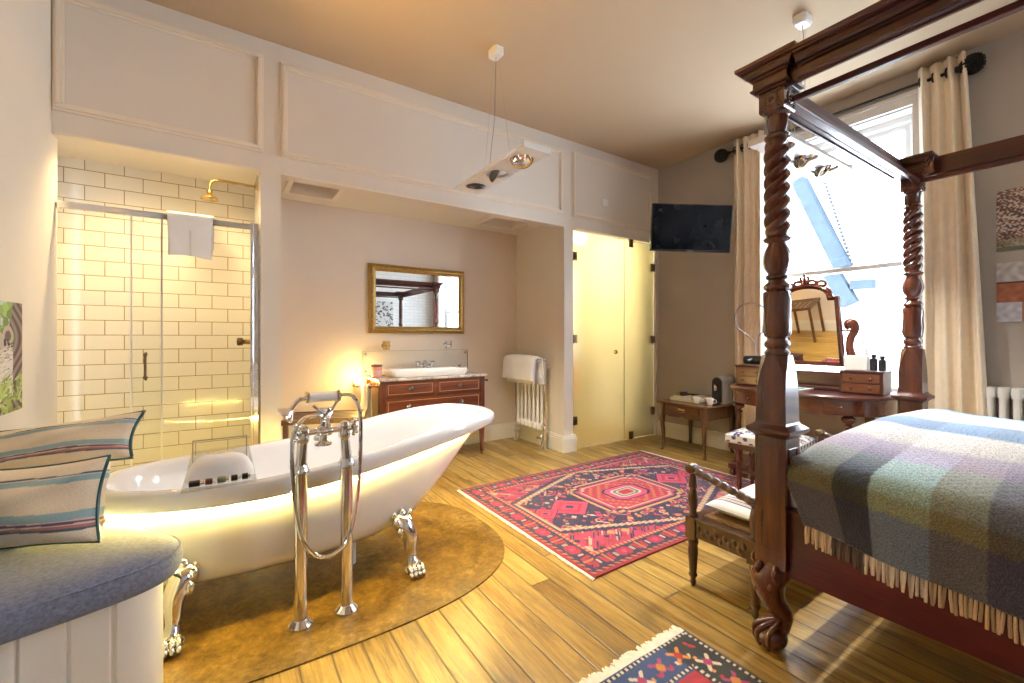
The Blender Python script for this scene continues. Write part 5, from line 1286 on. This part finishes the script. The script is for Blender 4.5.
# ================================================================== FOOT BENCH WITH STRIPED CUSHION
fb = thing('foot_bench', 'carved dark oak bench with turned posts and low arms at the bed foot', 'bench', (2.59, 1.11, 0))
fx0, fx1, fy0, fy1 = 1.885, 3.29, .965, 1.26
for x in (fx0, fx1):
    for y in (fy0, fy1):
        m = MB(); up = .565 if y == fy1 else .50
        m.lathe([(.004, 0), (.010, .004), (.015, .02), (.011, .035), (.018, .048), (.021, .056), (.016, .066), (.019, .10), (.023, .17), (.020, .20), (.025, .21), (.025, .222), (.018, .232)], (x, y, 0), 20)
        m.add([(x + a, y + b, z) for z in (.232, .335) for a, b in ((-.025, -.025), (.025, -.025), (.025, .025), (-.025, .025))], [(0, 1, 5, 4), (1, 2, 6, 5), (2, 3, 7, 6), (3, 0, 4, 7), (4, 5, 6, 7), (3, 2, 1, 0)])
        m.lathe([(.018, .335), (.024, .342), (.018, .352), (.016, .365), (.022, .39), (.024, .42), (.019, .45), (.015, .47), (.022, .48), (.016, up - .02), (.020, up - .01)], (x, y, 0), 20)
        if y == fy1: m.lathe([(.004, -.027), (.021, -.025), (.026, -.010), (.026, .010), (.021, .025), (.004, .027)], (x, y + .006, up), 18, 'x')
        m.build('post', 'dark_oak', fb, smooth=45)
    m = MB(); pa = [(x, lerp(fy1 - .01, fy0, t), lerp(.560, .490, t)) for t in np.linspace(0, 1, 40)]
    m.tube(pa, [.015 + .0045 * abs(sin(t * 22)) for t in np.linspace(0, 1, 40)], 12); m.build('arm_rail', 'dark_oak', fb, smooth=50)
    m = MB(); m.box(x - .018, x + .018, fy0 + .02, fy1 - .02, .245, .325)
    for k in range(11):
        y = lerp(fy0 + .04, fy1 - .04, k / 10)
        for s in (-1, 1): m.ball((x + s * .018, y, .283 + .010 * (-1) ** k), (.006, .012, .016), 8, 5)
    m.build('end_rail', 'dark_oak', fb, smooth=40)
for y in (fy0, fy1):
    m = MB(); m.box(fx0 + .02, fx1 - .02, y - .016, y + .016, .245, .325)
    for k in range(46):
        x = lerp(fx0 + .05, fx1 - .05, k / 45)
        for s in (-1, 1): m.ball((x, y + s * .016, .283 + .010 * (-1) ** k), (.012, .006, .016), 8, 5)
    m.build('long_rail', 'dark_oak', fb, smooth=40)
B(fx0 - .022, fx1 + .022, fy0 - .02, fy1 + .02, .325, .336).build('seat_edge', 'dark_oak', fb, smooth=None, bevel=.004)
B(fx0 + .04, fx1 - .04, fy0 + .035, fy1 - .035, .336, .342).build('cane_seat', 'cane', fb, smooth=None)
M['bcush'] = vcol('white linen cushion with woven stripes', .92, 260, .3, .2, .08)
cu = thing('bench_cushion', 'long white cushion with narrow dark stripes on the foot bench', 'cushion', (2.60, 1.115, .343))
def bc(u, v, s_):
    x = lerp(1.945, 3.24, u); y = lerp(.992, 1.236, v); a = (1 - np.abs(2 * u - 1) ** 9) * (1 - np.abs(2 * v - 1) ** 3.6)
    return arr(x, y, .385 + s_ * (.040 * np.maximum(a, 0) ** .55) + .004 * np.sin(x * 11))
def bcc(u, v):
    x = lerp(1.945, 3.24, u); c = np.tile(np.array((.70, .68, .64)), (len(u), 1))
    for a, b, k in ((2.005, .006, (.06, .06, .10)), (2.022, .005, (.40, .07, .05)), (2.036, .005, (.05, .05, .09)), (2.052, .004, (.45, .25, .12)), (2.066, .005, (.06, .06, .10))):
        for o_ in (0, .95): c[np.abs(x - a - o_) < b] = k
    return c
npgrid('cover', 'bcush', 220, 40, lambda u, v: bc(u, v, 1), bcc, cu); npgrid('cover_base', 'bcush', 60, 20, lambda u, v: bc(u, v, -1), bcc, cu)

# ================================================================== DRESSING TABLE, MIRROR, STOOL
dt = thing('dressing_table', 'mahogany dressing table with swing mirror and small drawer boxes before the window', 'dressing table', (3.92, 1.60, 0), math.radians(-84))
def dplan(ins, k=26):
    """plan of the bow fronted top, drawn in by ins"""
    pts = [(.57 - ins, .22 - ins), (-.57 + ins, .22 - ins)]
    fr = []
    for i in range(k + 1):
        x = lerp(-.57, .57, i / k); q = abs(x) / .57
        y = -.405 + .20 * q ** 2.6 + .16 * max(0, (q - .86) / .14) ** 2
        fr.append((x * (1 - ins / .57), y + ins))
    return pts + fr
m = MB(); m.loft([[(x, y, z) for x, y in dplan(i)] for i, z in ((.006, .757), (0, .762), (0, .776), (.006, .785))]); m.build('table_top', 'mahogany_x', dt, local=True, smooth=30)
m = MB(); m.loft([[(x, y, z) for x, y in dplan(i)] for i, z in ((.028, .645), (.022, .65), (.022, .757))]); m.build('frieze', 'inlaid', dt, local=True, smooth=30)
for x0, x1 in ((-.44, -.17), (-.14, .14), (.17, .44)):
    p = [q for q in dplan(.022) if x0 <= q[0] <= x1 and q[1] < 0]
    ring0 = [(x, y - .006) for x, y in p] + [(x, y + .01) for x, y in p[::-1]]
    d = MB().prism(ring0, .662, .748).build('drawer', 'inlaid', dt, local=True, smooth=30, bevel=.002)
    xc = (x0 + x1) / 2; yc = min(p, key=lambda q: abs(q[0] - xc))[1] - .008
    m = MB(); m.lathe([(.010, 0), (.008, -.008), (.014, -.016), (.010, -.024), (.003, -.026)], (xc, yc, .705), 14, 'y'); m.build('knob', 'mahogany_z', d, local=True)
LEGP = [(.020, .12), (.034, .13), (.038, .15), (.030, .17), (.020, .19), (.024, .21), (.042, .25), (.050, .29), (.046, .33), (.030, .37), (.022, .39), (.020, .46), (.024, .52), (.020, .545), (.030, .555), (.030, .565), (.018, .575), (.022, .585), (.042, .60), (.046, .612), (.040, .626), (.024, .638), (.034, .648)]
for x, y in ((-.455, -.175), (.335, -.275)):
    MB().lathe(LEGP, (x, y, 0), 26).build('turned_leg', 'mahogany_z', dt, local=True, smooth=50)
for x, y in ((-.40, .17), (.37, .17)):
    MB().box(x - .03, x + .03, y - .02, y + .02, .12, .648).build('back_leg', 'mahogany_z', dt, local=True, smooth=None, bevel=.003)
for x0, x1, y0 in ((-.52, -.36, -.24), (.28, .44, -.34)):
    B(x0, x1, y0, .20, .065, .12).build('plinth', 'mahogany_y', dt, local=True, smooth=None, bevel=.008)
    for x in (x0 + .03, x1 - .03):
        for y in (y0 + .03, .17): MB().lathe([(.010, 0), (.022, .012), (.028, .032), (.022, .052), (.014, .066)], (x, y, 0), 16).build('bun_foot', 'mahogany_z', dt, local=True)
for x0, x1 in ((-.50, -.255), (.25, .50)):
    bxx = B(x0, x1, -.135, .14, .786, .945).build('drawer_box', 'mahogany_x', dt, local=True, smooth=None, bevel=.004)
    for z0 in (.796, .868):
        B(x0 + .016, x1 - .016, -.141, -.13, z0, z0 + .064).build('small_drawer', 'inlaid', bxx, local=True, smooth=None, bevel=.003)
        m = MB()
        for x in (lerp(x0, x1, .28), lerp(x0, x1, .72)): m.lathe([(.008, 0), (.006, -.006), (.010, -.012), (.003, -.018)], (x, -.141, z0 + .032), 12, 'y')
        for q in (lerp(x0, x1, .28),): pass
        m.build('knobs', 'mahogany_z', bxx, local=True)
    B(x0 - .006, x1 + .006, -.145, .146, .945, .955).build('box_top', 'mahogany_x', dt, local=True, smooth=None, bevel=.003)
m = MB(); m.box(-.255, .25, -.06, .14, .786, .815); m.box(-.255, .25, .02, .14, .815, .925); m.build('mirror_ledge', 'dark_matt', dt, local=True, smooth=None, bevel=.006)
for sx in (-1, 1):
    pa = catmull([(sx * .272, .06, .955), (sx * .280, .06, 1.03), (sx * .262, .06, 1.11), (sx * .268, .06, 1.19), (sx * .292, .06, 1.25), (sx * .288, .06, 1.30), (sx * .262, .06, 1.31), (sx * .252, .06, 1.285), (sx * .266, .06, 1.268)], 6, False)
    n_ = len(pa); m = MB(); m.tube([(x + .005, y, z) for x, y, z in pa], [float(np.interp(i / (n_ - 1), [0, .3, .6, .8, 1], [.036, .027, .030, .036, .018])) for i in range(n_)], 12); m.tube([(sx * .22, .055, 1.25), (sx * .29, .055, 1.25)], .007, 8); m.ball((sx * .31, .055, 1.25), .014, 10, 6)
    m.build('mirror_arm', 'mahogany_z', dt, local=True, smooth=50)
mrot = Matrix.Translation((0, .055, 1.26)) @ Matrix.Rotation(math.radians(-11), 4, 'Z') @ Matrix.Rotation(math.radians(9.5), 4, 'X') @ Matrix.Translation((0, 0, -1.26))
def mtr(m): m.v = [tuple(mrot @ Vector(p)) for p in m.v]; return m
def mplan(ins):
    w_, z0, z1 = .232 - ins, .966 + ins, 1.52; pts = [(-w_, z0), (w_, z0), (w_, z1 - ins), (w_ - .045, z1 - ins)]
    k = 16; rx, rz = w_ - .05, .105 - ins * .6
    pts += [(rx * cos(PI * j / k), z1 - ins * .4 + rz * (sin(PI * j / k) ** .75)) for j in range(k + 1)]
    pts += [(-(w_ - .045), z1 - ins), (-w_, z1 - ins)]; return pts
fo, fi = mplan(0), mplan(.032)
m = MB(); rings = [[(x, y, z) for x, z in pl] for pl, y in ((fo, .018), (fo, -.012), (mplan(.008), -.020), (mplan(.020), -.014), (fi, -.006), (fi, .010))]
m.loft(rings, cap=False); m.prism([(x, z) for x, z in mplan(.004)], .012, .018, 'y'); mfr = mtr(m).build('mirror_frame', 'mahogany_z', dt, local=True, smooth=30)
m = MB(); m.prism(mplan(.028), -.003, .004, 'y'); mtr(m).build('mirror_glass', 'mirror', mfr, local=True, smooth=None)
m = MB()                                                        # pierced crest
for sx in (-1, 1):
    for pa, r_ in (([(0, 1.615), (sx * .03, 1.65), (sx * .065, 1.655), (sx * .085, 1.635), (sx * .07, 1.618), (sx * .055, 1.63)], .0125), ([(sx * .085, 1.625), (sx * .11, 1.645), (sx * .14, 1.64), (sx * .15, 1.615), (sx * .135, 1.605), (sx * .12, 1.615)], .0115), ([(sx * .015, 1.64), (sx * .03, 1.675), (sx * .02, 1.69)], .010)):
        pp = catmull([(x, 0, z) for x, z in pa], 5, False); m.tube(pp, r_, 8)
m.ball((0, 0, 1.665), (.014, .012, .03), 10, 7); m.ball((0, 0, 1.70), (.010, .010, .014), 10, 6)
for a in (-.03, .03): m.ball((a, 0, 1.682), (.014, .008, .008), 8, 5)
m.tube(catmull([(x, 0, z) for x, z in fo[4:21]], 2, False), .012, 8); mtr(m).build('crest', 'mahogany_z', mfr, local=True, smooth=60)
RZ = Matrix.Translation((3.92, 1.60, 0)) @ Matrix.Rotation(math.radians(-84), 4, 'Z')
def on_dt(x, y, z): return tuple(RZ @ Vector((x, y, z)))
def small(name, label, cat, x, y, z, rz=-84, group=None): return thing(name, label, cat, on_dt(x, y, z), math.radians(rz), group)
r = small('card_box', 'white card box standing on the right drawer box of the dressing table', 'box', .335, -.04, .956); B(-.07, .065, -.045, .045, 0, .105).build('box', 'white_plastic', r, local=True, smooth=None, bevel=.002); B(-.0705, .0655, -.0455, .0455, .085, .1055).build('lid', 'white_plastic', r, local=True, smooth=None, bevel=.002)
for x, hh, lb in ((.432, .120, 'squat black bottle beside the white card box, left of two'), (.480, .11, 'squat black bottle at the right end of the drawer box')):
    r = small('toiletry_bottle', lb, 'bottle', x, -.05, .956, group='black bottles on the dressing table'); MB().lathe([(.020, 0), (.0225, .003), (.0225, hh * .72), (.012, hh * .76), (.010, hh * .78)], (0, 0, 0), 18).build('bottle', 'black', r, local=True); MB().lathe([(.016, hh * .78), (.016, hh), (.004, hh)], (0, 0, 0), 14).build('cap', 'black', r, local=True)
r = small('lotion_bottle', 'tall white bottle behind the white card box', 'bottle', .345, .075, .956); MB().lathe([(.028, 0), (.032, .004), (.032, .13), (.026, .16), (.014, .172), (.013, .185)], (0, 0, 0), 20).build('bottle', 'white_plastic', r, local=True); MB().lathe([(.016, .185), (.016, .215), (.006, .218)], (0, 0, 0), 14).build('cap', 'white_plastic', r, local=True)
r = small('magazine', 'white magazine with turquoise picture lying on the dressing table', 'magazine', -.05, -.20, .786, -90); B(-.105, .105, -.14, .14, 0, .010).build('pages', 'paper', r, local=True, smooth=None); B(-.106, .106, -.141, .141, .010, .0115).build('cover', 'white_plastic', r, local=True, smooth=None); MB().lathe([(.06, .0116), (.06, .0122), (.004, .0122)], (.02, .02, 0), 24, sy=1.5).build('cover_picture', plain('turquoise print', (.10, .38, .40), .5), r, local=True)
r = small('remote_control', 'small black remote lying on the white magazine', 'remote control', -.02, -.225, .799, -60); B(-.022, .022, -.07, .07, 0, .015).build('body', 'black', r, local=True, smooth=None, bevel=.005)
m = MB()
for i in range(3):
    for j in range(6): m.lathe([(.004, .015), (.004, .017), (.001, .0172)], (-.012 + i * .012, -.045 + j * .016, 0), 8)
m.build('keypad', 'grey_plastic', r, local=True)
r = small('hairdryer', 'black hairdryer with thin grey cord looping up, on the left drawer box', 'hairdryer', -.385, -.03, .956)
m = MB(); m.lathe([(.030, -.09), (.036, -.085), (.040, 0), (.036, .06), (.026, .09), (.024, .11)], (0, .02, .042), 18, 'x'); m.build('barrel', 'black', r, local=True)
m = MB(); m.tube(catmull([(-.02, .02, .045), (-.025, -.03, .040), (-.03, -.075, .03)], 5, False), [.020] * 5 + [.016] * 6, 12); m.build('grip', 'black', r, local=True)
m = MB(); cl = [(-.0, .03, .09), (-.02, .04, .20), (-.085, .04, .27), (-.155, .04, .33), (-.18, .04, .42), (-.14, .04, .515), (-.04, .04, .545), (.06, .04, .50), (.10, .04, .40), (.06, .04, .30), (.0, .045, .22), (-.01, .05, .06)]
m.tube(catmull(cl, 8, False), .0055, 8); m.build('cord', 'grey_plastic', r, local=True)

# dressing stool with blue and white floral seat
ds = thing('dressing_stool', 'low stool with blue and white floral seat before the dressing table', 'stool', (3.44, 1.655, .0118), math.radians(-84))
M['floral'] = vcol('floral seat cloth', .9, 260, .25, .1, .08)
def fpos(u, v, z0=.432, h=.034):
    x, y = (u - .5) * .50, (v - .5) * .36; a = (1 - np.abs(2 * u - 1) ** 5) * (1 - np.abs(2 * v - 1) ** 5); return arr(x, y, z0 + h * np.maximum(a, 0) ** .5)
def fcol(u, v):
    rng = np.random.RandomState(6); x, y = (u - .5) * .50, (v - .5) * .36; c = np.tile(np.array((.68, .66, .62)), (len(u), 1))
    for k in range(60):
        cx, cy, r_ = rng.uniform(-.25, .25), rng.uniform(-.18, .18), rng.uniform(.014, .034); d = np.hypot(x - cx, y - cy); an = np.arctan2(y - cy, x - cx); q = d < r_ * (1 + .3 * np.cos(5 * an + k)); c[q] = [(.05, .07, .18), (.10, .15, .30), (.30, .16, .10), (.05, .07, .16)][k % 4]; c[d < r_ * .3] = (.60, .45, .30)
    return c
o = npgrid('seat_cover', 'floral', 150, 110, fpos, fcol); o.parent = ds
def band(u, v):
    a = u * 2 * PI; t = [(-.25, -.18), (.25, -.18), (.25, .18), (-.25, .18), (-.25, -.18)]; q = u * 4; i = np.minimum(q.astype(int), 3); f = q - i; T = np.array(t); return np.concatenate([T[i] * (1 - f)[:, None] + T[i + 1] * f[:, None], (.375 + .058 * v)[:, None]], 1)
def bandc(u, v):
    c = np.tile(np.array((.66, .64, .60)), (len(u), 1)); q = (np.sin(u * 150) * np.sin(v * 5 + 1) > .35); c[q] = (.07, .09, .2); c[v < .14] = (.45, .33, .15); return c
o = npgrid('seat_band', 'floral', 320, 14, band, bandc, smooth=False); o.parent = ds
B(-.235, .235, -.165, .165, .33, .376).build('seat_rail', 'dark_oak', ds, local=True, smooth=None, bevel=.005)
for x in (-.17, .17):
    for y in (-.12, .12): MB().lathe([(.006, 0), (.016, .01), (.012, .03), (.020, .05), (.015, .07), (.022, .16), (.018, .22), (.026, .24), (.018, .26), (.024, .33)], (x, y, 0), 16).build('leg', 'mahogany_z', ds, local=True)
m = MB()
for y in (-.12, .12): m.tube([(-.17, y, .16), (.17, y, .16)], .012, 10)
m.tube([(0, -.12, .16), (0, .12, .16)], .012, 10); m.build('stretcher', 'mahogany_x', ds, local=True)

# ================================================================== HANGING SPOT BARS
def pendant(label, cx, cy, rz, can, tilt):
    r = thing('pendant_light', label, 'ceiling light', (cx, cy, 2.36), rz, 'hanging bars of three spots')
    L_, W_ = .475, .105
    m = MB(); t = .022; hs = [(-.31, .062), (0, .062), (.31, .062)]
    # thin plate with three round openings, built as strips round each hole
    k = 24
    xs_ = [-L_, -.31 - .09, -.31 + .09, -.09, .09, .31 - .09, .31 + .09, L_]
    for a, b in ((0, 1), (2, 3), (4, 5), (6, 7)): m.box(xs_[a], xs_[b], -W_, W_, 0, t)
    for hx, hr in hs:
        out = []; inn = []
        for j in range(k):
            a = 2 * PI * j / k + PI / k; c_, s_ = cos(a), sin(a); q = max(abs(c_) / .09, abs(s_) / W_); out.append((hx + c_ / q, s_ / q)); inn.append((hx + .078 * c_, .078 * s_))
        m.loft([[(x, y, 0) for x, y in out], [(x, y, 0) for x, y in inn], [(x, y, t) for x, y in inn], [(x, y, t) for x, y in out]], closed=True, cap=False)
    m.build('bar', 'white_paint', r, local=True, smooth=20)
    for x in (-L_, L_): B(x - .006, x + .006, -W_ - .002, W_ + .002, -.004, t + .014).build('end_cap', 'white_plastic', r, local=True, smooth=None, bevel=.002)
    for i, (hx, hr) in enumerate(hs):
        rt_ = Matrix.Translation((hx, 0, .012)) @ Matrix.Rotation(tilt[i][1], 4, 'Z') @ Matrix.Rotation(tilt[i][0], 4, 'X') @ Matrix.Scale(1.14, 4)
        def tr2(mm): mm.v = [tuple(rt_ @ Vector(p)) for p in mm.v]; return mm
        q = MB(); q.lathe([(.058, -.008), (.064, -.012), (.068, -.006), (.066, .006), (.054, .024), (.030, .036), (.010, .038), (.008, .034), (.026, .031), (.048, .020), (.058, .004)], (0, 0, 0), 30, cap=False); q.tube([(-.078, 0, 0), (-.062, 0, 0)], .004, 8); q.tube([(.062, 0, 0), (.078, 0, 0)], .004, 8)
        lamp = tr2(q).build('spot_lamp', 'gunmetal', r, local=True, smooth=40)
        q = MB(); q.lathe([(.056, -.004), (.044, .010), (.024, .024), (.020, .026)], (0, 0, 0), 30, cap=False); q.lathe([(.020, .024), (.018, .004), (.014, -.004), (.004, -.006)], (0, 0, 0), 20); tr2(q).build('reflector', 'chrome', lamp, local=True, smooth=40)
        q = MB(); q.lathe([(.058, -.007), (.060, -.0125), (.0535, -.0125), (.0525, -.006)], (0, 0, 0), 30, cap=False); tr2(q).build('ring', 'brass', lamp, local=True)
        q = MB(); q.lathe([(.0195, .0245), (.0195, .025), (.004, .025)], (0, 0, 0), 16); tr2(q).build('bulb', 'bulb', lamp, local=True)
    can = (can[0] - cx, can[1] - cy); ci, si = cos(-rz), sin(-rz); cxl, cyl = can[0] * ci - can[1] * si, can[0] * si + can[1] * ci; zc = ZC - 2.36
    m = MB(); m.loft([[(cxl + a * h, cyl + b * w_, z) for a, b in ((-1, -.7), (-.7, -1), (.7, -1), (1, -.7), (1, .7), (.7, 1), (-.7, 1), (-1, .7))] for h, w_, z in ((.045, .03, zc - .055), (.055, .04, zc - .045), (.055, .04, zc - .001))]); m.build('ceiling_rose', 'white_paint', r, local=True, smooth=None)
    m = MB()
    for x in (-.18, .18): m.tube([(cxl + x * .18, cyl, zc - .05), (x, 0, t)], .0012, 6)
    m.build('steel_wire', 'chrome', r, local=True)
    m = MB(); m.tube(catmull([(cxl, cyl, zc - .05), (cxl + .005, cyl - .01, zc * .7), (-.02, -.01, zc * .42), (-.10, .01, zc * .22), (-.11, 0, t)], 8, False), .0028, 6); m.build('flex', 'grey_plastic', r, local=True)
    return r
pendant('hanging white bar of three spotlights in the middle of the room', 1.615, 2.63, math.radians(-90), (1.62, 2.65), [(math.radians(40), math.radians(-127)), (math.radians(58), math.radians(-20)), (math.radians(30), math.radians(60))][::-1])
pendant('hanging white bar of three spotlights over the bed, before the window', 3.14, 1.30, 0.0, (3.10, 1.29), [(math.radians(-30), .2), (math.radians(-58), .1), (math.radians(-50), .2)])
for cx, cy, rz in ((1.615, 2.63, math.radians(-90)), (3.14, 1.30, 0.0)):
    for hx in (-.31, 0, .31):
        spot('pendant_lamp', (cx + hx * cos(rz), cy + hx * sin(rz), 2.33), (cx + hx * cos(rz) * 1.6, cy + hx * sin(rz) * 1.6, 0), 34, SOFT, 105, .8, .03)

# ================================================================== BEHIND THE CAMERA (seen in the two mirrors)
rk = thing('luggage_rack', 'folding wooden luggage rack by the left wall, seen in the dressing mirror', 'luggage rack', (-.50, .55, 0))
for y in (.32, .78):
    m = MB(); m.tube([(-.74, y, .0), (-.30, y, .52)], .016, 8); m.tube([(-.30, y + .03, .0), (-.74, y + .03, .52)], .016, 8); m.build('cross_legs', 'oak', rk)
for x in (-.74, -.30):
    m = MB(); m.tube([(x, .28, .52), (x, .84, .52)], .018, 8); m.build('top_rail', 'oak', rk)
for y in (.40, .55, .70): B(-.74, -.30, y, y + .04, .532, .537).build('strap', 'bronze', rk, smooth=None)
def spots(u, v):
    rng = np.random.RandomState(5); c = np.tile(np.array((.62, .60, .56)), (len(u), 1))
    for k in range(170):
        cx, cy, r_ = rng.uniform(0, 1), rng.uniform(0, 1), rng.uniform(.018, .04); d = np.hypot(u - cx, (v - cy) * 1.3); c[(d < r_) & (d > r_ * .35)] = (.03, .03, .03)
    return c
r = thing('spotted_print', 'black and white spotted print on the white brick wall, seen in the gilt mirror', 'picture', (3.15, YB, 1.55)); B(2.80, 3.40, YB + .001, YB + .03, 1.35, 2.05).build('canvas', 'paper', r, smooth=None)
npgrid('print', 'print', 120, 140, lambda u, v: arr(2.80 + .60 * u, YB + .032, 1.35 + .70 * v), spots, r, smooth=False)

sc_ = thing('unseen_sconce', 'unseen warm half shade wall light on the left wall above the window seat', 'wall light', (XL, 1.75, 2.20))  # out of view, put in to throw a warm tone on the ceiling
m = MB(); m.box(XL, XL + .012, 1.70, 1.80, 2.10, 2.23); m.tube([(XL + .01, 1.75, 2.17), (XL + .09, 1.75, 2.17)], .010, 10); m.build('bracket', 'brass', sc_, smooth=None)
MB().lathe([(.045, 2.17), (.095, 2.29), (.092, 2.29), (.042, 2.175)], (XL + .10, 1.75, 0), 28).build('shade', 'curtain', sc_); MB().ball((XL + .10, 1.75, 2.22), .028, 14, 8).build('bulb', 'bulb', sc_)
spot('unseen_sconce_lamp', (XL + .10, 1.75, 2.24), (.75, 1.80, 3.26), 190, (1.0, .58, .13), 96, .9, .03)

# ================================================================== OUTSIDE THE WINDOW
hb = thing('house', 'white rendered house opposite, blown out in daylight through the window', 'building', (10.2, 2.0, -6))
B(10.0, 10.6, -3, 9.5, -6, 6.2).build('wall', 'outside_white', hb, smooth=None)
def sl(y0, z0, y1, z1, wd, x, name, mat):
    d = Vector((0, y1 - y0, z1 - z0)).normalized(); n = Vector((0, -d.z, d.y)); a, b = Vector((0, y0, z0)), Vector((0, y1, z1)); q = [a - n * wd, b - n * wd, b + n * wd, a + n * wd]
    MB().prism([(p.y, p.z) for p in q], x, 10.02, 'x').build(name, mat, hb, smooth=None)
M['slate'] = plain('blue grey slate', (0.036, 0.047, 0.060), 0.9, var=0.12, spec=0.0)
M['facade_line'] = plain('grey joint line', (0.045, 0.05, 0.06), 0.9, spec=0.0)
sl(4.16, 4.42, 3.40, 2.52, .115, 9.72, 'sloping_gutter', 'slate')
sl(3.60, 2.44, 3.30, 1.82, .13, 9.80, 'lower_gutter', 'slate')
B(9.80, 10.01, 2.94, 3.28, 2.10, 2.26).build('ledge', 'slate', hb, smooth=None)
m = MB()
for k in range(22):
    t = k / 22; y, z = lerp(3.74, 3.28, t), lerp(4.26, 2.52, t); m.box(9.93, 10.01, y - .016, y + .016, z - .022, z + .022)
m.build('roof_edge', 'facade_line', hb, smooth=None)
B(9.97, 10.01, 2.2, 3.52, 3.715, 3.735).build('string_course', 'facade_line', hb, smooth=None)
